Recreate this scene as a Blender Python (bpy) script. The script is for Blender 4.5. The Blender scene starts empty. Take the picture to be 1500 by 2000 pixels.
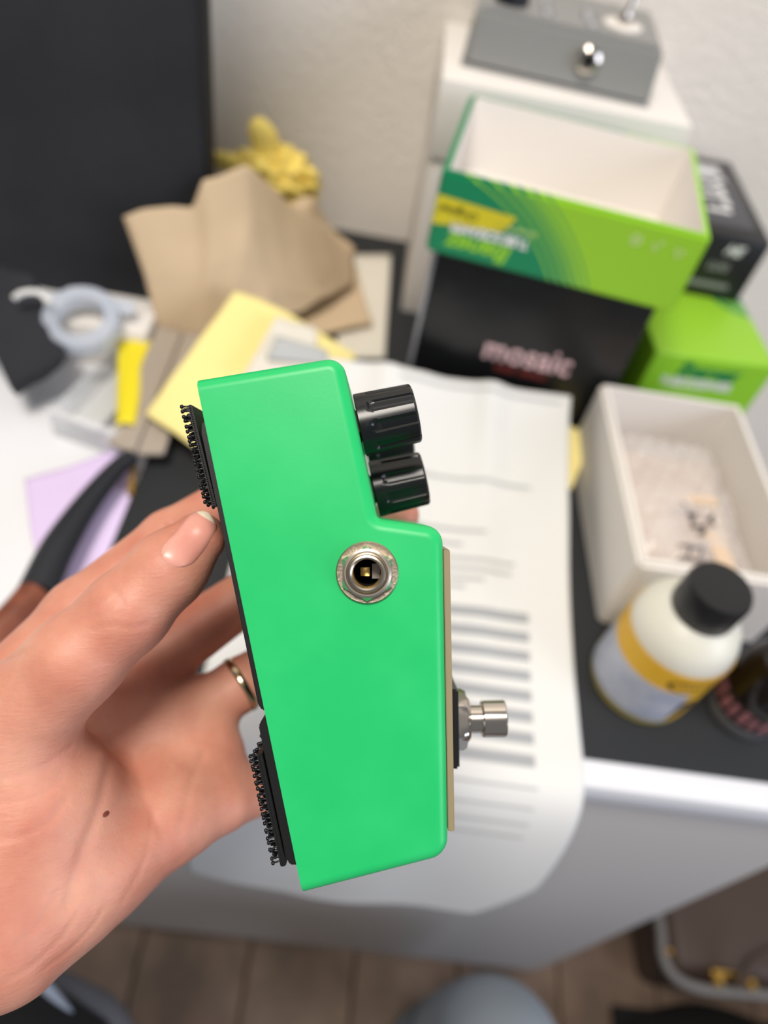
import bpy, bmesh, math, random
import numpy as np
from mathutils import Matrix, Vector, noise

random.seed(7)
S = bpy.context.scene
COL = S.collection

# ------------------------------------------------------------------ camera, world, lamps, exposure
CAM_ROT = Matrix(((0.9860, -0.1533, -0.0648), (0.0758, 0.7603, -0.6451), (0.1482, 0.6312, 0.7613)))
cam_d = bpy.data.cameras.new('camera')
cam = bpy.data.objects.new('camera', cam_d)
COL.objects.link(cam)
cam.matrix_world = Matrix.Translation((0, 0, 0.38)) @ CAM_ROT.to_4x4()
cam_d.sensor_fit = 'VERTICAL'
cam_d.sensor_height = 36.0
cam_d.lens = 36.0 * 1387.0 / 2000.0
cam_d.clip_start = 0.005
cam_d.dof.use_dof = True
cam_d.dof.focus_distance = 0.175
cam_d.dof.aperture_fstop = 6.0
S.camera = cam

W = bpy.data.worlds.new('room_light')
S.world = W
W.use_nodes = True
W.node_tree.nodes['Background'].inputs[0].default_value = (0.86, 0.88, 0.92, 1)
W.node_tree.nodes['Background'].inputs[1].default_value = 0.22

def area(name, loc, target, size, size_y, power, color):
    d = bpy.data.lights.new(name, 'AREA')
    d.shape = 'RECTANGLE'; d.size = size; d.size_y = size_y; d.energy = power; d.color = color
    o = bpy.data.objects.new(name, d); COL.objects.link(o)
    o.location = loc
    o.rotation_euler = (Vector(target) - Vector(loc)).to_track_quat('-Z', 'Y').to_euler()
    return o
area('ceiling_lamp', (-0.24, -0.20, 1.70), (0.0, 0.25, 0), 0.50, 0.50, 26, (1.0, 0.93, 0.84))
area('window_daylight', (2.0, -0.9, 0.85), (0.1, 0.3, 0.1), 1.1, 1.2, 24, (0.78, 0.84, 1.0))

S.view_settings.view_transform = 'Standard'
S.view_settings.look = 'None'
S.view_settings.gamma = 1
S.view_settings.use_curve_mapping = False
S.view_settings.exposure = 0.09

# ------------------------------------------------------------------ helpers
def lin(r, g, b):
    f = lambda c: (c / 255 / 12.92) if c / 255 <= 0.04045 else ((c / 255 + 0.055) / 1.055) ** 2.4
    return (f(r), f(g), f(b), 1)

MATS = {}
def mat(name, rgb, rough=0.5, metal=0.0, bump=None, vary=None, trans=0.0, sss=None, coat=0.0, spec=0.5, alpha=1.0, ior=1.45):
    m = bpy.data.materials.new(name); m.use_nodes = True
    nt = m.node_tree; b = nt.nodes['Principled BSDF']
    col = lin(*rgb)
    b.inputs['Base Color'].default_value = col
    b.inputs['Roughness'].default_value = rough
    b.inputs['Metallic'].default_value = metal
    b.inputs['Specular IOR Level'].default_value = spec
    b.inputs['Transmission Weight'].default_value = trans
    b.inputs['IOR'].default_value = ior
    b.inputs['Alpha'].default_value = alpha
    b.inputs['Coat Weight'].default_value = coat
    if sss:
        b.inputs['Subsurface Weight'].default_value = sss[0]
        b.inputs['Subsurface Radius'].default_value = sss[1]
        b.inputs['Subsurface Scale'].default_value = sss[2]
    tc = nt.nodes.new('ShaderNodeTexCoord')
    if vary:                       # (scale, rgb2, sharp lo, hi)
        n = nt.nodes.new('ShaderNodeTexNoise'); n.inputs['Scale'].default_value = vary[0]; n.inputs['Detail'].default_value = 5
        nt.links.new(tc.outputs['Object'], n.inputs['Vector'])
        r = nt.nodes.new('ShaderNodeMapRange'); r.inputs[1].default_value = vary[2]; r.inputs[2].default_value = vary[3]
        nt.links.new(n.outputs['Fac'], r.inputs[0])
        mx = nt.nodes.new('ShaderNodeMix'); mx.data_type = 'RGBA'
        mx.inputs[6].default_value = col; mx.inputs[7].default_value = lin(*vary[1])
        nt.links.new(r.outputs[0], mx.inputs[0]); nt.links.new(mx.outputs[2], b.inputs['Base Color'])
    if bump:                       # (scale, strength, distance)
        n = nt.nodes.new('ShaderNodeTexNoise'); n.inputs['Scale'].default_value = bump[0]; n.inputs['Detail'].default_value = 4
        nt.links.new(tc.outputs['Object'], n.inputs['Vector'])
        bp = nt.nodes.new('ShaderNodeBump'); bp.inputs['Strength'].default_value = bump[1]; bp.inputs['Distance'].default_value = bump[2]
        nt.links.new(n.outputs['Fac'], bp.inputs['Height']); nt.links.new(bp.outputs[0], b.inputs['Normal'])
    MATS[name] = m
    return m

def link(name, me, m, parent=None, angle=40):
    o = bpy.data.objects.new(name, me); COL.objects.link(o)
    if m is not None:
        for mm_ in (m if isinstance(m, (list, tuple)) else [m]): me.materials.append(mm_)
    if angle is not None and len(me.polygons):
        me.shade_smooth(); me.set_sharp_from_angle(angle=math.radians(angle))
    if parent is not None: o.parent = parent
    return o

def pyd(name, vs, fs, m, parent=None, angle=40):
    me = bpy.data.meshes.new(name); me.from_pydata([tuple(v) for v in vs], [], [tuple(f) for f in fs]); me.update()
    return link(name, me, m, parent, angle)

def from_bm(name, bm, m, parent=None, angle=40):
    bmesh.ops.recalc_face_normals(bm, faces=bm.faces)
    me = bpy.data.meshes.new(name); bm.to_mesh(me); bm.free()
    return link(name, me, m, parent, angle)

def empty(name, loc=(0, 0, 0), rz=0.0, mw=None):
    o = bpy.data.objects.new(name, None); COL.objects.link(o); o.empty_display_size = 0.01
    if mw is not None: o.matrix_world = mw
    else:
        o.location = loc; o.rotation_euler = (0, 0, rz)
    return o

def tag(o, label, cat, group=None, kind=None):
    o['label'] = label; o['category'] = cat
    if group: o['group'] = group
    if kind: o['kind'] = kind
    return o

def struct(o, label=None):
    o['kind'] = 'structure'
    if label: o['label'] = label
    return o

def box_bm(x0, x1, y0, y1, z0, z1, bev=0.0, seg=2, bm=None):
    b = bmesh.new()
    r = bmesh.ops.create_cube(b, size=1)
    for v in b.verts:
        v.co = Vector((x0 + (v.co.x + .5) * (x1 - x0), y0 + (v.co.y + .5) * (y1 - y0), z0 + (v.co.z + .5) * (z1 - z0)))
    if bev: bmesh.ops.bevel(b, geom=b.edges[:], offset=bev, segments=seg, profile=.5, affect='EDGES')
    return b

def box(name, ext, m, parent=None, bev=0.0, seg=2):
    return from_bm(name, box_bm(*ext, bev, seg), m, parent)

def lathe(name, prof, m, parent=None, axis=((0, 0, 0), (0, 0, 1)), n=48, angle=35, caps=True, rfun=None):
    """prof: list of (r, h) along the axis."""
    o, d = Vector(axis[0]), Vector(axis[1]).normalized()
    t = Vector((0, 0, 1)) if abs(d.z) < .9 else Vector((1, 0, 0))
    u = d.cross(t).normalized(); w = d.cross(u)
    vs, fs = [], []
    for i, (r, h) in enumerate(prof):
        for k in range(n):
            a = 2 * math.pi * k / n
            rr = rfun(i, h, a, r) if rfun else r
            vs.append(o + d * h + (u * math.cos(a) + w * math.sin(a)) * rr)
    for i in range(len(prof) - 1):
        for k in range(n):
            a, b = i * n + k, i * n + (k + 1) % n
            fs.append((a, b, b + n, a + n))
    if caps:
        if prof[0][0] > 1e-6: fs.append(tuple(range(n))[::-1])
        if prof[-1][0] > 1e-6: fs.append(tuple((len(prof) - 1) * n + k for k in range(n)))
    bm = bmesh.new()
    me = bpy.data.meshes.new(name); me.from_pydata([tuple(v) for v in vs], [], fs)
    bm.from_mesh(me); bpy.data.meshes.remove(me)
    bmesh.ops.remove_doubles(bm, verts=bm.verts, dist=1e-7)
    return from_bm(name, bm, m, parent, angle)

def catmull(pts, n):
    pts = [np.array(p, float) for p in pts]
    P = [2 * pts[0] - pts[1]] + pts + [2 * pts[-1] - pts[-2]]
    out = []
    segs = len(pts) - 1
    for i in range(n + 1):
        s = i / n * segs; k = min(int(s), segs - 1); t = s - k
        a, b, c, d = P[k], P[k + 1], P[k + 2], P[k + 3]
        out.append(.5 * ((2 * b) + (c - a) * t + (2 * a - 5 * b + 4 * c - d) * t * t + (3 * b - 3 * c + d - a) * t ** 3))
    return out

def polyl(pts, n):
    pts = np.array(pts, float)
    L = np.r_[0, np.cumsum(np.linalg.norm(np.diff(pts, axis=0), axis=1))]
    s = np.linspace(0, L[-1], n + 1)
    return [np.array([np.interp(t, L, pts[:, k]) for k in range(3)]) for t in s]

def tube(name, pts, radii, m, parent=None, n=14, steps=30, flat=1.0, angle=50):
    c = catmull(pts, steps)
    if not isinstance(radii, (list, tuple)): radii = [radii, radii]
    rr = np.interp(np.linspace(0, 1, steps + 1), np.linspace(0, 1, len(radii)), radii)
    vs, fs = [], []
    up = np.array([0, 0, 1.])
    for i, p in enumerate(c):
        d = c[min(i + 1, steps)] - c[max(i - 1, 0)]; d = d / np.linalg.norm(d)
        u = np.cross(d, up)
        if np.linalg.norm(u) < 1e-3: u = np.array([1., 0, 0])
        u /= np.linalg.norm(u); w = np.cross(u, d)
        for k in range(n):
            a = 2 * math.pi * k / n
            vs.append(p + u * math.cos(a) * rr[i] + w * math.sin(a) * rr[i] * flat)
    for i in range(steps):
        for k in range(n):
            a, b = i * n + k, i * n + (k + 1) % n
            fs.append((a, b, b + n, a + n))
    fs.append(tuple(range(n))[::-1]); fs.append(tuple(steps * n + k for k in range(n)))
    return pyd(name, vs, fs, m, parent, angle)

def coons(name, bottom, top, left, right, m, parent=None, nu=40, nv=40, disp=None, thick=0.0008, smooth=False, angle=60):
    f = catmull if smooth else polyl
    B, T, L, Rr = f(bottom, nu), f(top, nu), f(left, nv), f(right, nv)
    vs, fs = [], []
    for j in range(nv + 1):
        v = j / nv
        for i in range(nu + 1):
            u = i / nu
            p = (1 - v) * B[i] + v * T[i] + (1 - u) * L[j] + u * Rr[j] - ((1 - u) * (1 - v) * B[0] + u * (1 - v) * B[-1] + (1 - u) * v * T[0] + u * v * T[-1])
            if disp is not None: p = p + np.array(disp(u, v, p))
            vs.append(p)
    for j in range(nv):
        for i in range(nu):
            a = j * (nu + 1) + i
            fs.append((a, a + 1, a + nu + 2, a + nu + 1))
    o = pyd(name, vs, fs, m, parent, angle)
    if thick:
        md = o.modifiers.new('thickness', 'SOLIDIFY'); md.thickness = thick; md.offset = 0
    return o

def text(name, body, size, m, parent, mtx, shear=0.0, bold=0.0, extrude=0.0001, spacing=1.0, sx=1.0):
    c = bpy.data.curves.new(name, 'FONT'); c.body = body; c.size = size; c.shear = shear; c.offset = bold
    c.extrude = extrude; c.space_character = spacing; c.align_x = 'CENTER'; c.align_y = 'CENTER'
    c.resolution_u = 3
    t = bpy.data.objects.new(name, c); COL.objects.link(t)
    dg = bpy.context.evaluated_depsgraph_get()
    me = bpy.data.meshes.new_from_object(t.evaluated_get(dg))
    bpy.data.objects.remove(t); bpy.data.curves.remove(c)
    me.name = name
    me.transform(mtx @ Matrix.Diagonal((sx, 1, 1, 1)))
    me.materials.clear()
    return link(name, me, m, parent, None)

def frame(o, xa, ya):
    """4x4 with columns xa, ya, xa x ya and origin o."""
    xa, ya = Vector(xa).normalized(), Vector(ya).normalized(); za = xa.cross(ya)
    return Matrix(((xa.x, ya.x, za.x, o[0]), (xa.y, ya.y, za.y, o[1]), (xa.z, ya.z, za.z, o[2]), (0, 0, 0, 1)))

def nz(x, y, z=0.0): return noise.noise(Vector((x, y, z)))

# ------------------------------------------------------------------ materials
M_wall = mat('embossed_wallpaper', (240, 233, 224), .85, bump=(260, .6, .003))
M_desk = mat('white_laminate', (236, 237, 241), .45)
M_panel = mat('grey_laminate', (192, 189, 186), .55)
M_mat = mat('black_desk_mat', (38, 40, 43), .75, bump=(1500, .2, .0004))
M_floor = mat('brown_oak_floor', (128, 105, 88), .55, vary=(14, (100, 82, 68), .35, .65))
M_green = mat('green_satin_paint', (32, 184, 102), .38, bump=(900, .05, .0002), vary=(45, (42, 190, 109), .4, .7), coat=.0, spec=.4)
M_black = mat('black_plastic', (22, 23, 24), .42, bump=(1200, .08, .0002))
M_blackg = mat('black_gloss_plastic', (16, 18, 20), .28, vary=(160, (40, 42, 44), .62, .8))
M_nickel = mat('nickel', (212, 202, 186), .30, 1.0, bump=(2500, .10, .0001))
M_washerm = mat('stamped_washer', (172, 160, 142), .40, 1.0, bump=(1800, .35, .0002))
M_chrome = mat('polished_steel', (208, 200, 190), .16, 1.0)
M_brass = mat('brass', (190, 160, 95), .3, 1.0)
M_plate = mat('brown_fibre_plate', (146, 128, 100), .6, bump=(2500, .2, .0001))
M_dark = mat('dark_inside', (10, 10, 10), .8)
M_washer = mat('grey_fibre_washer', (120, 116, 104), .6)
M_paper = mat('white_paper', (230, 230, 228), .8)
M_white = mat('white_card', (232, 227, 221), .7)
M_ink = mat('grey_ink', (168, 171, 175), .8)
M_ink2 = mat('pale_ink', (186, 188, 188), .8)
M_beige = mat('beige_suede', (208, 184, 152), .95, bump=(700, .25, .0006))
M_yelcloth = mat('yellow_gauze', (255, 230, 124), .9, bump=(900, .8, .001))
M_yelpaper = mat('pale_yellow_paper', (246, 230, 152), .8)
M_cream = mat('cream_paper', (226, 220, 206), .8)
M_yellow = mat('bright_yellow_card', (240, 222, 40), .5)
M_lilac = mat('lilac_paper', (228, 208, 246), .8)
M_ribbed = mat('grey_ribbed_felt', (172, 160, 146), .95, bump=(900, .4, .0006))
M_blackcloth = mat('black_matte_fabric', (36, 37, 42), .9, vary=(9, (48, 49, 55), .4, .7))
M_clear = mat('clear_plastic', (244, 246, 248), .08, alpha=.38)
M_tape = mat('bluish_clear_tape', (206, 214, 228), .2, alpha=.62)
M_grey = mat('grey_hammered_aluminium', (150, 150, 148), .48, .25, bump=(500, .3, .0004))
M_knob = mat('dark_knob', (24, 26, 34), .5)
M_wtag = mat('worn_label', (118, 122, 128), .6)
M_wtext = mat('white_print', (232, 232, 232), .6)
M_pinktext = mat('pink_foil_print', (222, 186, 188), .5)
M_redtext = mat('dark_red_print', (140, 58, 52), .6)
M_lime = mat('lime_print', (150, 212, 50), .45)
M_dgreen = mat('dark_green_print', (12, 128, 78), .45)
M_yprint = mat('yellow_print', (214, 200, 40), .5)
M_palegreen = mat('pale_green_print', (196, 222, 140), .5)
M_blackcard = mat('black_gloss_card', (26, 27, 29), .3, bump=(30, .25, .004))
M_blackbox = mat('black_satin_card', (30, 30, 32), .38)
M_greybox = mat('charcoal_print', (74, 74, 80), .4)
M_bottle = mat('milky_plastic', (226, 224, 212), .35, sss=(.4, (1, .9, .6), .01))
M_ylabel = mat('yellow_label', (232, 180, 30), .45)
M_blabel = mat('blue_grey_label', (168, 174, 192), .45, vary=(60, (190, 194, 206), .4, .65))
M_capb = mat('black_cap', (26, 26, 28), .35)
M_amber = mat('dark_bottle_glass', (22, 16, 14), .18)
M_glass = mat('clear_glass_base', (120, 120, 124), .12, trans=.5)
M_pinklab = mat('pink_bottle_label', (150, 98, 104), .6)
M_bubble = mat('bubble_wrap', (244, 238, 236), .10, alpha=.45)
M_kraft = mat('kraft_tape', (226, 200, 174), .5)
M_denim = mat('grey_blue_trousers', (150, 160, 170), .9, bump=(600, .3, .0008))
M_navy = mat('navy_cloth', (40, 48, 70), .9)
M_leather = mat('brown_leather', (72, 57, 48), .55, bump=(300, .3, .001))
M_pipe = mat('grey_piping', (112, 110, 108), .5)
M_gold = mat('gold_hardware', (222, 178, 92), .25, 1.0)
M_wood = mat('reddish_wood', (142, 78, 52), .5, vary=(60, (112, 58, 38), .4, .6))
M_toolblk = mat('black_tool_grip', (34, 36, 42), .5)
M_ringm = mat('ring_metal', (200, 182, 148), .18, 1.0)
M_shoe = mat('black_felt', (14, 14, 15), .9)
M_stripe = mat('pale_piping', (150, 158, 172), .8)

def skin_material():
    m = bpy.data.materials.new('skin'); m.use_nodes = True
    nt = m.node_tree; b = nt.nodes['Principled BSDF']; N = nt.nodes.new; Lk = nt.links.new
    tc = N('ShaderNodeTexCoord')
    n1 = N('ShaderNodeTexNoise'); n1.inputs['Scale'].default_value = 38; n1.inputs['Detail'].default_value = 4
    Lk(tc.outputs['Object'], n1.inputs['Vector'])
    cr = N('ShaderNodeValToRGB')
    cr.color_ramp.elements[0].position = .34; cr.color_ramp.elements[0].color = lin(198, 126, 104)
    cr.color_ramp.elements[1].position = .66; cr.color_ramp.elements[1].color = lin(222, 162, 138)
    Lk(n1.outputs['Fac'], cr.inputs['Fac'])
    n2 = N('ShaderNodeTexNoise'); n2.inputs['Scale'].default_value = 420; n2.inputs['Detail'].default_value = 3
    Lk(tc.outputs['Object'], n2.inputs['Vector'])
    mx = N('ShaderNodeMix'); mx.data_type = 'RGBA'; mx.blend_type = 'MULTIPLY'; mx.inputs[0].default_value = .10
    Lk(cr.outputs[0], mx.inputs[6]); Lk(n2.outputs['Color'], mx.inputs[7]); Lk(mx.outputs[2], b.inputs['Base Color'])
    # fine skin lines: stretched noise + cell pattern
    mp = N('ShaderNodeMapping'); mp.inputs['Rotation'].default_value = (0, 0, math.radians(-42)); mp.inputs['Scale'].default_value = (260, 1100, 600)
    Lk(tc.outputs['Object'], mp.inputs['Vector'])
    n3 = N('ShaderNodeTexNoise'); n3.inputs['Scale'].default_value = 1.0; n3.inputs['Detail'].default_value = 3; Lk(mp.outputs[0], n3.inputs['Vector'])
    vo = N('ShaderNodeTexVoronoi'); vo.inputs['Scale'].default_value = 1100; Lk(tc.outputs['Object'], vo.inputs['Vector'])
    ad = N('ShaderNodeMath'); ad.operation = 'MULTIPLY_ADD'; ad.inputs[1].default_value = .35
    Lk(vo.outputs['Distance'], ad.inputs[0]); Lk(n3.outputs['Fac'], ad.inputs[2])
    bp = N('ShaderNodeBump'); bp.inputs['Strength'].default_value = .35; bp.inputs['Distance'].default_value = .0003
    Lk(ad.outputs[0], bp.inputs['Height']); Lk(bp.outputs[0], b.inputs['Normal'])
    b.inputs['Roughness'].default_value = .52
    b.inputs['Subsurface Weight'].default_value = .35
    b.inputs['Subsurface Radius'].default_value = (1.0, .35, .2)
    b.inputs['Subsurface Scale'].default_value = .0025
    return m
M_skin = skin_material()
M_nail = mat('thumb_nail', (222, 152, 138), .30, sss=(.3, (1, .4, .3), .001), vary=(60, (230, 166, 150), .4, .6))
M_nailtip = mat('nail_tip', (236, 222, 196), .3)
M_mole = mat('mole', (120, 56, 44), .6)

def print_mat(name, axes, cx, cy, radii, inner, outer):
    """printed arcs: rings of two greens around a centre in the object's own plane."""
    m = bpy.data.materials.new(name); m.use_nodes = True
    nt = m.node_tree; b = nt.nodes['Principled BSDF']; N = nt.nodes.new; Lk = nt.links.new
    b.inputs['Roughness'].default_value = .42
    tc = N('ShaderNodeTexCoord'); sp = N('ShaderNodeSeparateXYZ'); Lk(tc.outputs['Object'], sp.inputs[0])
    def mth(op, a, bb=None):
        n = N('ShaderNodeMath'); n.operation = op
        for i, v in enumerate((a, bb)):
            if v is None: continue
            if isinstance(v, (int, float)): n.inputs[i].default_value = v
            else: Lk(v, n.inputs[i])
        return n.outputs[0]
    dx = mth('SUBTRACT', sp.outputs[axes[0]], cx); dy = mth('SUBTRACT', sp.outputs[axes[1]], cy)
    d = mth('SQRT', mth('ADD', mth('MULTIPLY', dx, dx), mth('MULTIPLY', dy, dy)))
    cr = N('ShaderNodeValToRGB'); cr.color_ramp.interpolation = 'CONSTANT'
    r0, r1 = radii[0], radii[-1]
    mr = N('ShaderNodeMapRange'); mr.inputs[1].default_value = r0 - .004; mr.inputs[2].default_value = r1 + .004
    Lk(d, mr.inputs[0]); Lk(mr.outputs[0], cr.inputs['Fac'])
    span = (r1 + .004) - (r0 - .004)
    es = cr.color_ramp.elements
    es[0].position = 0; es[0].color = inner; es[1].position = (r0 - (r0 - .004)) / span; es[1].color = outer
    for k, r in enumerate(radii[1:]):
        e = es.new((r - (r0 - .004)) / span); e.color = inner if k % 2 == 0 else outer
    Lk(cr.outputs[0], b.inputs['Base Color'])
    return m

# ------------------------------------------------------------------ room
WALL_Y = 0.690
struct(box('wall_back', (-1.6, 1.8, WALL_Y, WALL_Y + .08, -.73, 1.75), M_wall), 'white embossed wallpaper wall behind the desk')
fl = struct(box('floor', (-1.6, 1.8, -1.2, WALL_Y, -.79, -.742), mat('floor_bed', (60, 48, 40), .8)), 'brown oak plank floor under the desk')
pm = bpy.data.meshes.new('plank'); bmx = box_bm(-.069, .069, -1.2, WALL_Y - .002, -.742, -.73, .0015, 1); bmx.to_mesh(pm); bmx.free(); pm.materials.append(M_floor)
for i in range(24):
    p = bpy.data.objects.new('plank', pm); COL.objects.link(p); p.parent = fl; p.location = (-1.5 + i * .1405, 0, random.uniform(-.0006, .0))

desk = tag(empty('desk', (0, .42, -.73)), 'white desk with grey front panel under the clutter', 'desk')
def deskpart(n, e, m, bev=.002):
    x0, x1, y0, y1, z0, z1 = e
    return box(n, (x0, x1, y0 - .42, y1 - .42, z0 + .73, z1 + .73), m, desk, bev)
deskpart('desktop', (-.95, .338, .147, .688, -.024, 0), M_desk, .004)
deskpart('front_panel', (-.93, .336, .152, .168, -.64, -.024), M_panel)
deskpart('side_panel', (.320, .336, .168, .70, -.72, -.024), M_panel)
deskpart('side_panel', (-.94, -.924, .168, .70, -.72, -.024), M_panel)
deskpart('foot_rail', (-.93, .336, .60, .64, -.73, -.70), M_panel)

tag(box('desk_mat', (-.137, .330, .1624, .686, .0002, .0026), M_mat, None, .001), 'thin black desk mat lying on the white desktop', 'desk mat')

# ------------------------------------------------------------------ held frame (the hand and the pedal it holds), millimetres -> metres
HOLD = Matrix.Translation((0.0110, 0.1097, 0.2506)) @ CAM_ROT.to_4x4()
k = 0.001

# ---- green effects pedal
pedal = tag(empty('effects_pedal', mw=HOLD), 'green effects pedal seen from its side, held up in the left hand', 'effects pedal')
OUT = [((-45.1, 31.9), .4), ((-10.1, 37.6), 4.2), ((-1.6, -1.6), 1.6), ((14.2, -3.9), 4.4), ((15.5, -83.0), 5.2), ((-19.4, -92.0), .4)]
def rounded(poly, n=8):
    pts = []
    N = len(poly)
    for i in range(N):
        p, r = Vector(poly[i][0]), poly[i][1]
        a = (Vector(poly[i - 1][0]) - p).normalized(); b = (Vector(poly[(i + 1) % N][0]) - p).normalized()
        half = a.angle(b) / 2
        t = r / math.tan(half)
        c = p + (a + b).normalized() * (r / math.sin(half))
        s, e = p + a * t - c, p + b * t - c
        a0 = math.atan2(s.y, s.x); a1 = math.atan2(e.y, e.x)
        da = (a1 - a0 + math.pi) % (2 * math.pi) - math.pi
        for j in range(n + 1):
            an = a0 + da * j / n
            pts.append((c.x + r * math.cos(an), c.y + r * math.sin(an)))
    return pts
def inset(poly, d):
    """move every edge but the straight base edge inwards by d; convex radii shrink, the step's inner one grows."""
    N = len(poly); P = [Vector(p) for p, r in poly]
    lines = []
    for i in range(N):
        a, b = P[i], P[(i + 1) % N]; t = (b - a).normalized(); nrm = Vector((t.y, -t.x))      # clockwise loop: inside on the right
        off = 0 if i == N - 1 else d
        lines.append((a + nrm * off, t))
    out = []
    for i in range(N):
        (p, t), (q, w) = lines[i - 1], lines[i]
        den = t.x * w.y - t.y * w.x
        u = ((q.x - p.x) * w.y - (q.y - p.y) * w.x) / den
        r = poly[i][1]
        r = r + d if i == 2 else max(.15, r - d)
        out.append(((p + t * u).to_tuple(), r))
    return out
def enclosure():
    bm = bmesh.new()
    RB_ = 2.9
    steps = [(RB_ * (1 - math.sin(math.pi / 2 * q / 7)), RB_ * (1 - math.cos(math.pi / 2 * q / 7))) for q in range(8)]   # (inset, depth)
    levels = [(RB_ + 1.2, 0), (RB_ + .25, 0)] + [(i_, -d_) for i_, d_ in steps] + [(i_, -73.5 + d_) for i_, d_ in steps[::-1]] + [(RB_ + .25, -73.5), (RB_ + 1.2, -73.5)]
    loops = []
    for i_, z in levels:
        loops.append([bm.verts.new((x * k, y * k, z * k)) for x, y in rounded(inset(OUT, i_))])
    n = len(loops[0])
    for a, b in zip(loops[:-1], loops[1:]):
        for i in range(n): bm.faces.new((a[i], b[i], b[(i + 1) % n], a[(i + 1) % n]))
    bm.faces.new(loops[0][::-1]); bm.faces.new(loops[-1])
    return bm
JX, JY = -4.0, -14.5
enc = from_bm('enclosure', enclosure(), M_green, pedal, 30)
cut = lathe('cut', [(.0042, -.016), (.0042, .004)], None, None, ((JX * k, JY * k, 0), (0, 0, 1)), 40)
bo = enc.modifiers.new('jack_hole', 'BOOLEAN'); bo.object = cut; bo.operation = 'DIFFERENCE'; bo.solver = 'EXACT'
enc.parent = None; enc.matrix_world = Matrix(); 
dg = bpy.context.evaluated_depsgraph_get(); dg.update()
me2 = bpy.data.meshes.new_from_object(enc.evaluated_get(dg))
enc.modifiers.clear(); enc.data = me2; me2.shade_smooth(); me2.set_sharp_from_angle(angle=math.radians(30)); me2.name = 'enclosure'
bpy.data.objects.remove(cut); enc.parent = pedal

# base line directions
E = Vector((.2029, -.9792)); MN = Vector((-.9792, -.2029)); A0 = Vector((-45.0, 31.3))
def base_pt(s, t): return A0 + E * s + MN * t
def base_slab(name, prof, z0, z1, m, parent=pedal, bev=.0003):
    """prof: (s, t) loop in mm along / out from the underside."""
    bm = bmesh.new()
    a = [bm.verts.new((*(base_pt(s, t) * k), z0 * k)) for s, t in prof]
    b = [bm.verts.new((*(base_pt(s, t) * k), z1 * k)) for s, t in prof]
    n = len(a); bm.faces.new(a); bm.faces.new(b[::-1])
    for i in range(n): bm.faces.new((a[i], b[i], b[(i + 1) % n], a[(i + 1) % n]))
    if bev: bmesh.ops.bevel(bm, geom=bm.edges[:], offset=bev, segments=2, affect='EDGES', clamp_overlap=True)
    return from_bm(name, bm, m, parent, 35)
base_slab('base_plate', [(9.2, -.8), (9.6, 1.6), (12, 1.9), (79.5, 1.9), (81.2, 1.2), (81.4, -.8)], -3, -70, M_black)
base_slab('battery_cover', [(82.6, -.8), (83.2, 1.6), (84.6, 2.7), (117.2, 2.7), (119.2, 2.1), (119.8, -.8)], -2.5, -70, M_black)

def fastener(s0, s1, t0, t0b, z0, z1, thick, rows, cols):
    """reclosable strip: backing slab with an edge ridge and rows of mushroom pins."""
    st = base_slab('fastener_strip', [(s0, t0), (s0, t0 + thick), (s1, t0b + thick), (s1, t0b)], z0, z1, M_black, bev=.0002)
    vs, fs = [], []
    def add_pin(s, t, z):
        b = base_pt(s, t); tilt = Vector((random.uniform(-.25, .25), random.uniform(-.2, .2)))
        d = Vector((MN.x, MN.y, 0)) + Vector((E.x, E.y, 0)) * tilt.x + Vector((0, 0, 1)) * tilt.y; d.normalize()
        u = d.cross(Vector((0, 0, 1))).normalized(); w = d.cross(u)
        o = Vector((b.x, b.y, z))
        prof = [(.24, 0), (.22, 1.3), (.46, 1.5), (.56, 1.8), (.44, 2.12), (.0, 2.26)]
        n = 8; base = len(vs)
        for r, h in prof:
            for q in range(n):
                a = 2 * math.pi * q / n
                vs.append((o + d * h + (u * math.cos(a) + w * math.sin(a)) * r) * k)
        for i in range(len(prof) - 1):
            for q in range(n):
                a, c = base + i * n + q, base + i * n + (q + 1) % n
                fs.append((a, c, c + n, a + n))
    for r in range(rows):
        for c in range(cols):
            f = (c + (.5 if r % 2 else 0)) / cols
            add_pin(s0 + .3 + f * (s1 - s0 - .5), t0 + (t0b - t0) * f + thick - .15, z0 - .5 - r * (z0 - z1 - 1) / (rows - 1) + random.uniform(-.15, .15))
    pins = pyd('mushroom_pins', vs, fs, M_blackg, st, 60); pins['kind'] = 'stuff'
    # beaded ridge along the near edge
    vs2, fs2 = [], []
    nb = int((s1 - s0) / .55)
    for i in range(nb):
        f = (i + .5) / nb
        c = base_pt(s0 + f * (s1 - s0), t0 + (t0b - t0) * f + thick * .55); c = Vector((c.x, c.y, z0 + .05))
        b = len(vs2)
        for dx, dy, dz in ((.24, 0, 0), (0, .24, 0), (-.24, 0, 0), (0, -.24, 0), (0, 0, .22)):
            vs2.append((c + Vector((dx, dy, dz))) * k)
        for q in range(4): fs2.append((b + q, b + (q + 1) % 4, b + 4))
    rid = pyd('edge_ridge', vs2, fs2, M_black, st, 60); rid['kind'] = 'stuff'
    return st
fastener(4.6, 30.2, 2.9, 2.0, -3, -24, 1.0, 9, 21)
fastener(91.2, 119.0, 3.1, 2.9, -2, -24, 1.4, 9, 23)

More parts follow.
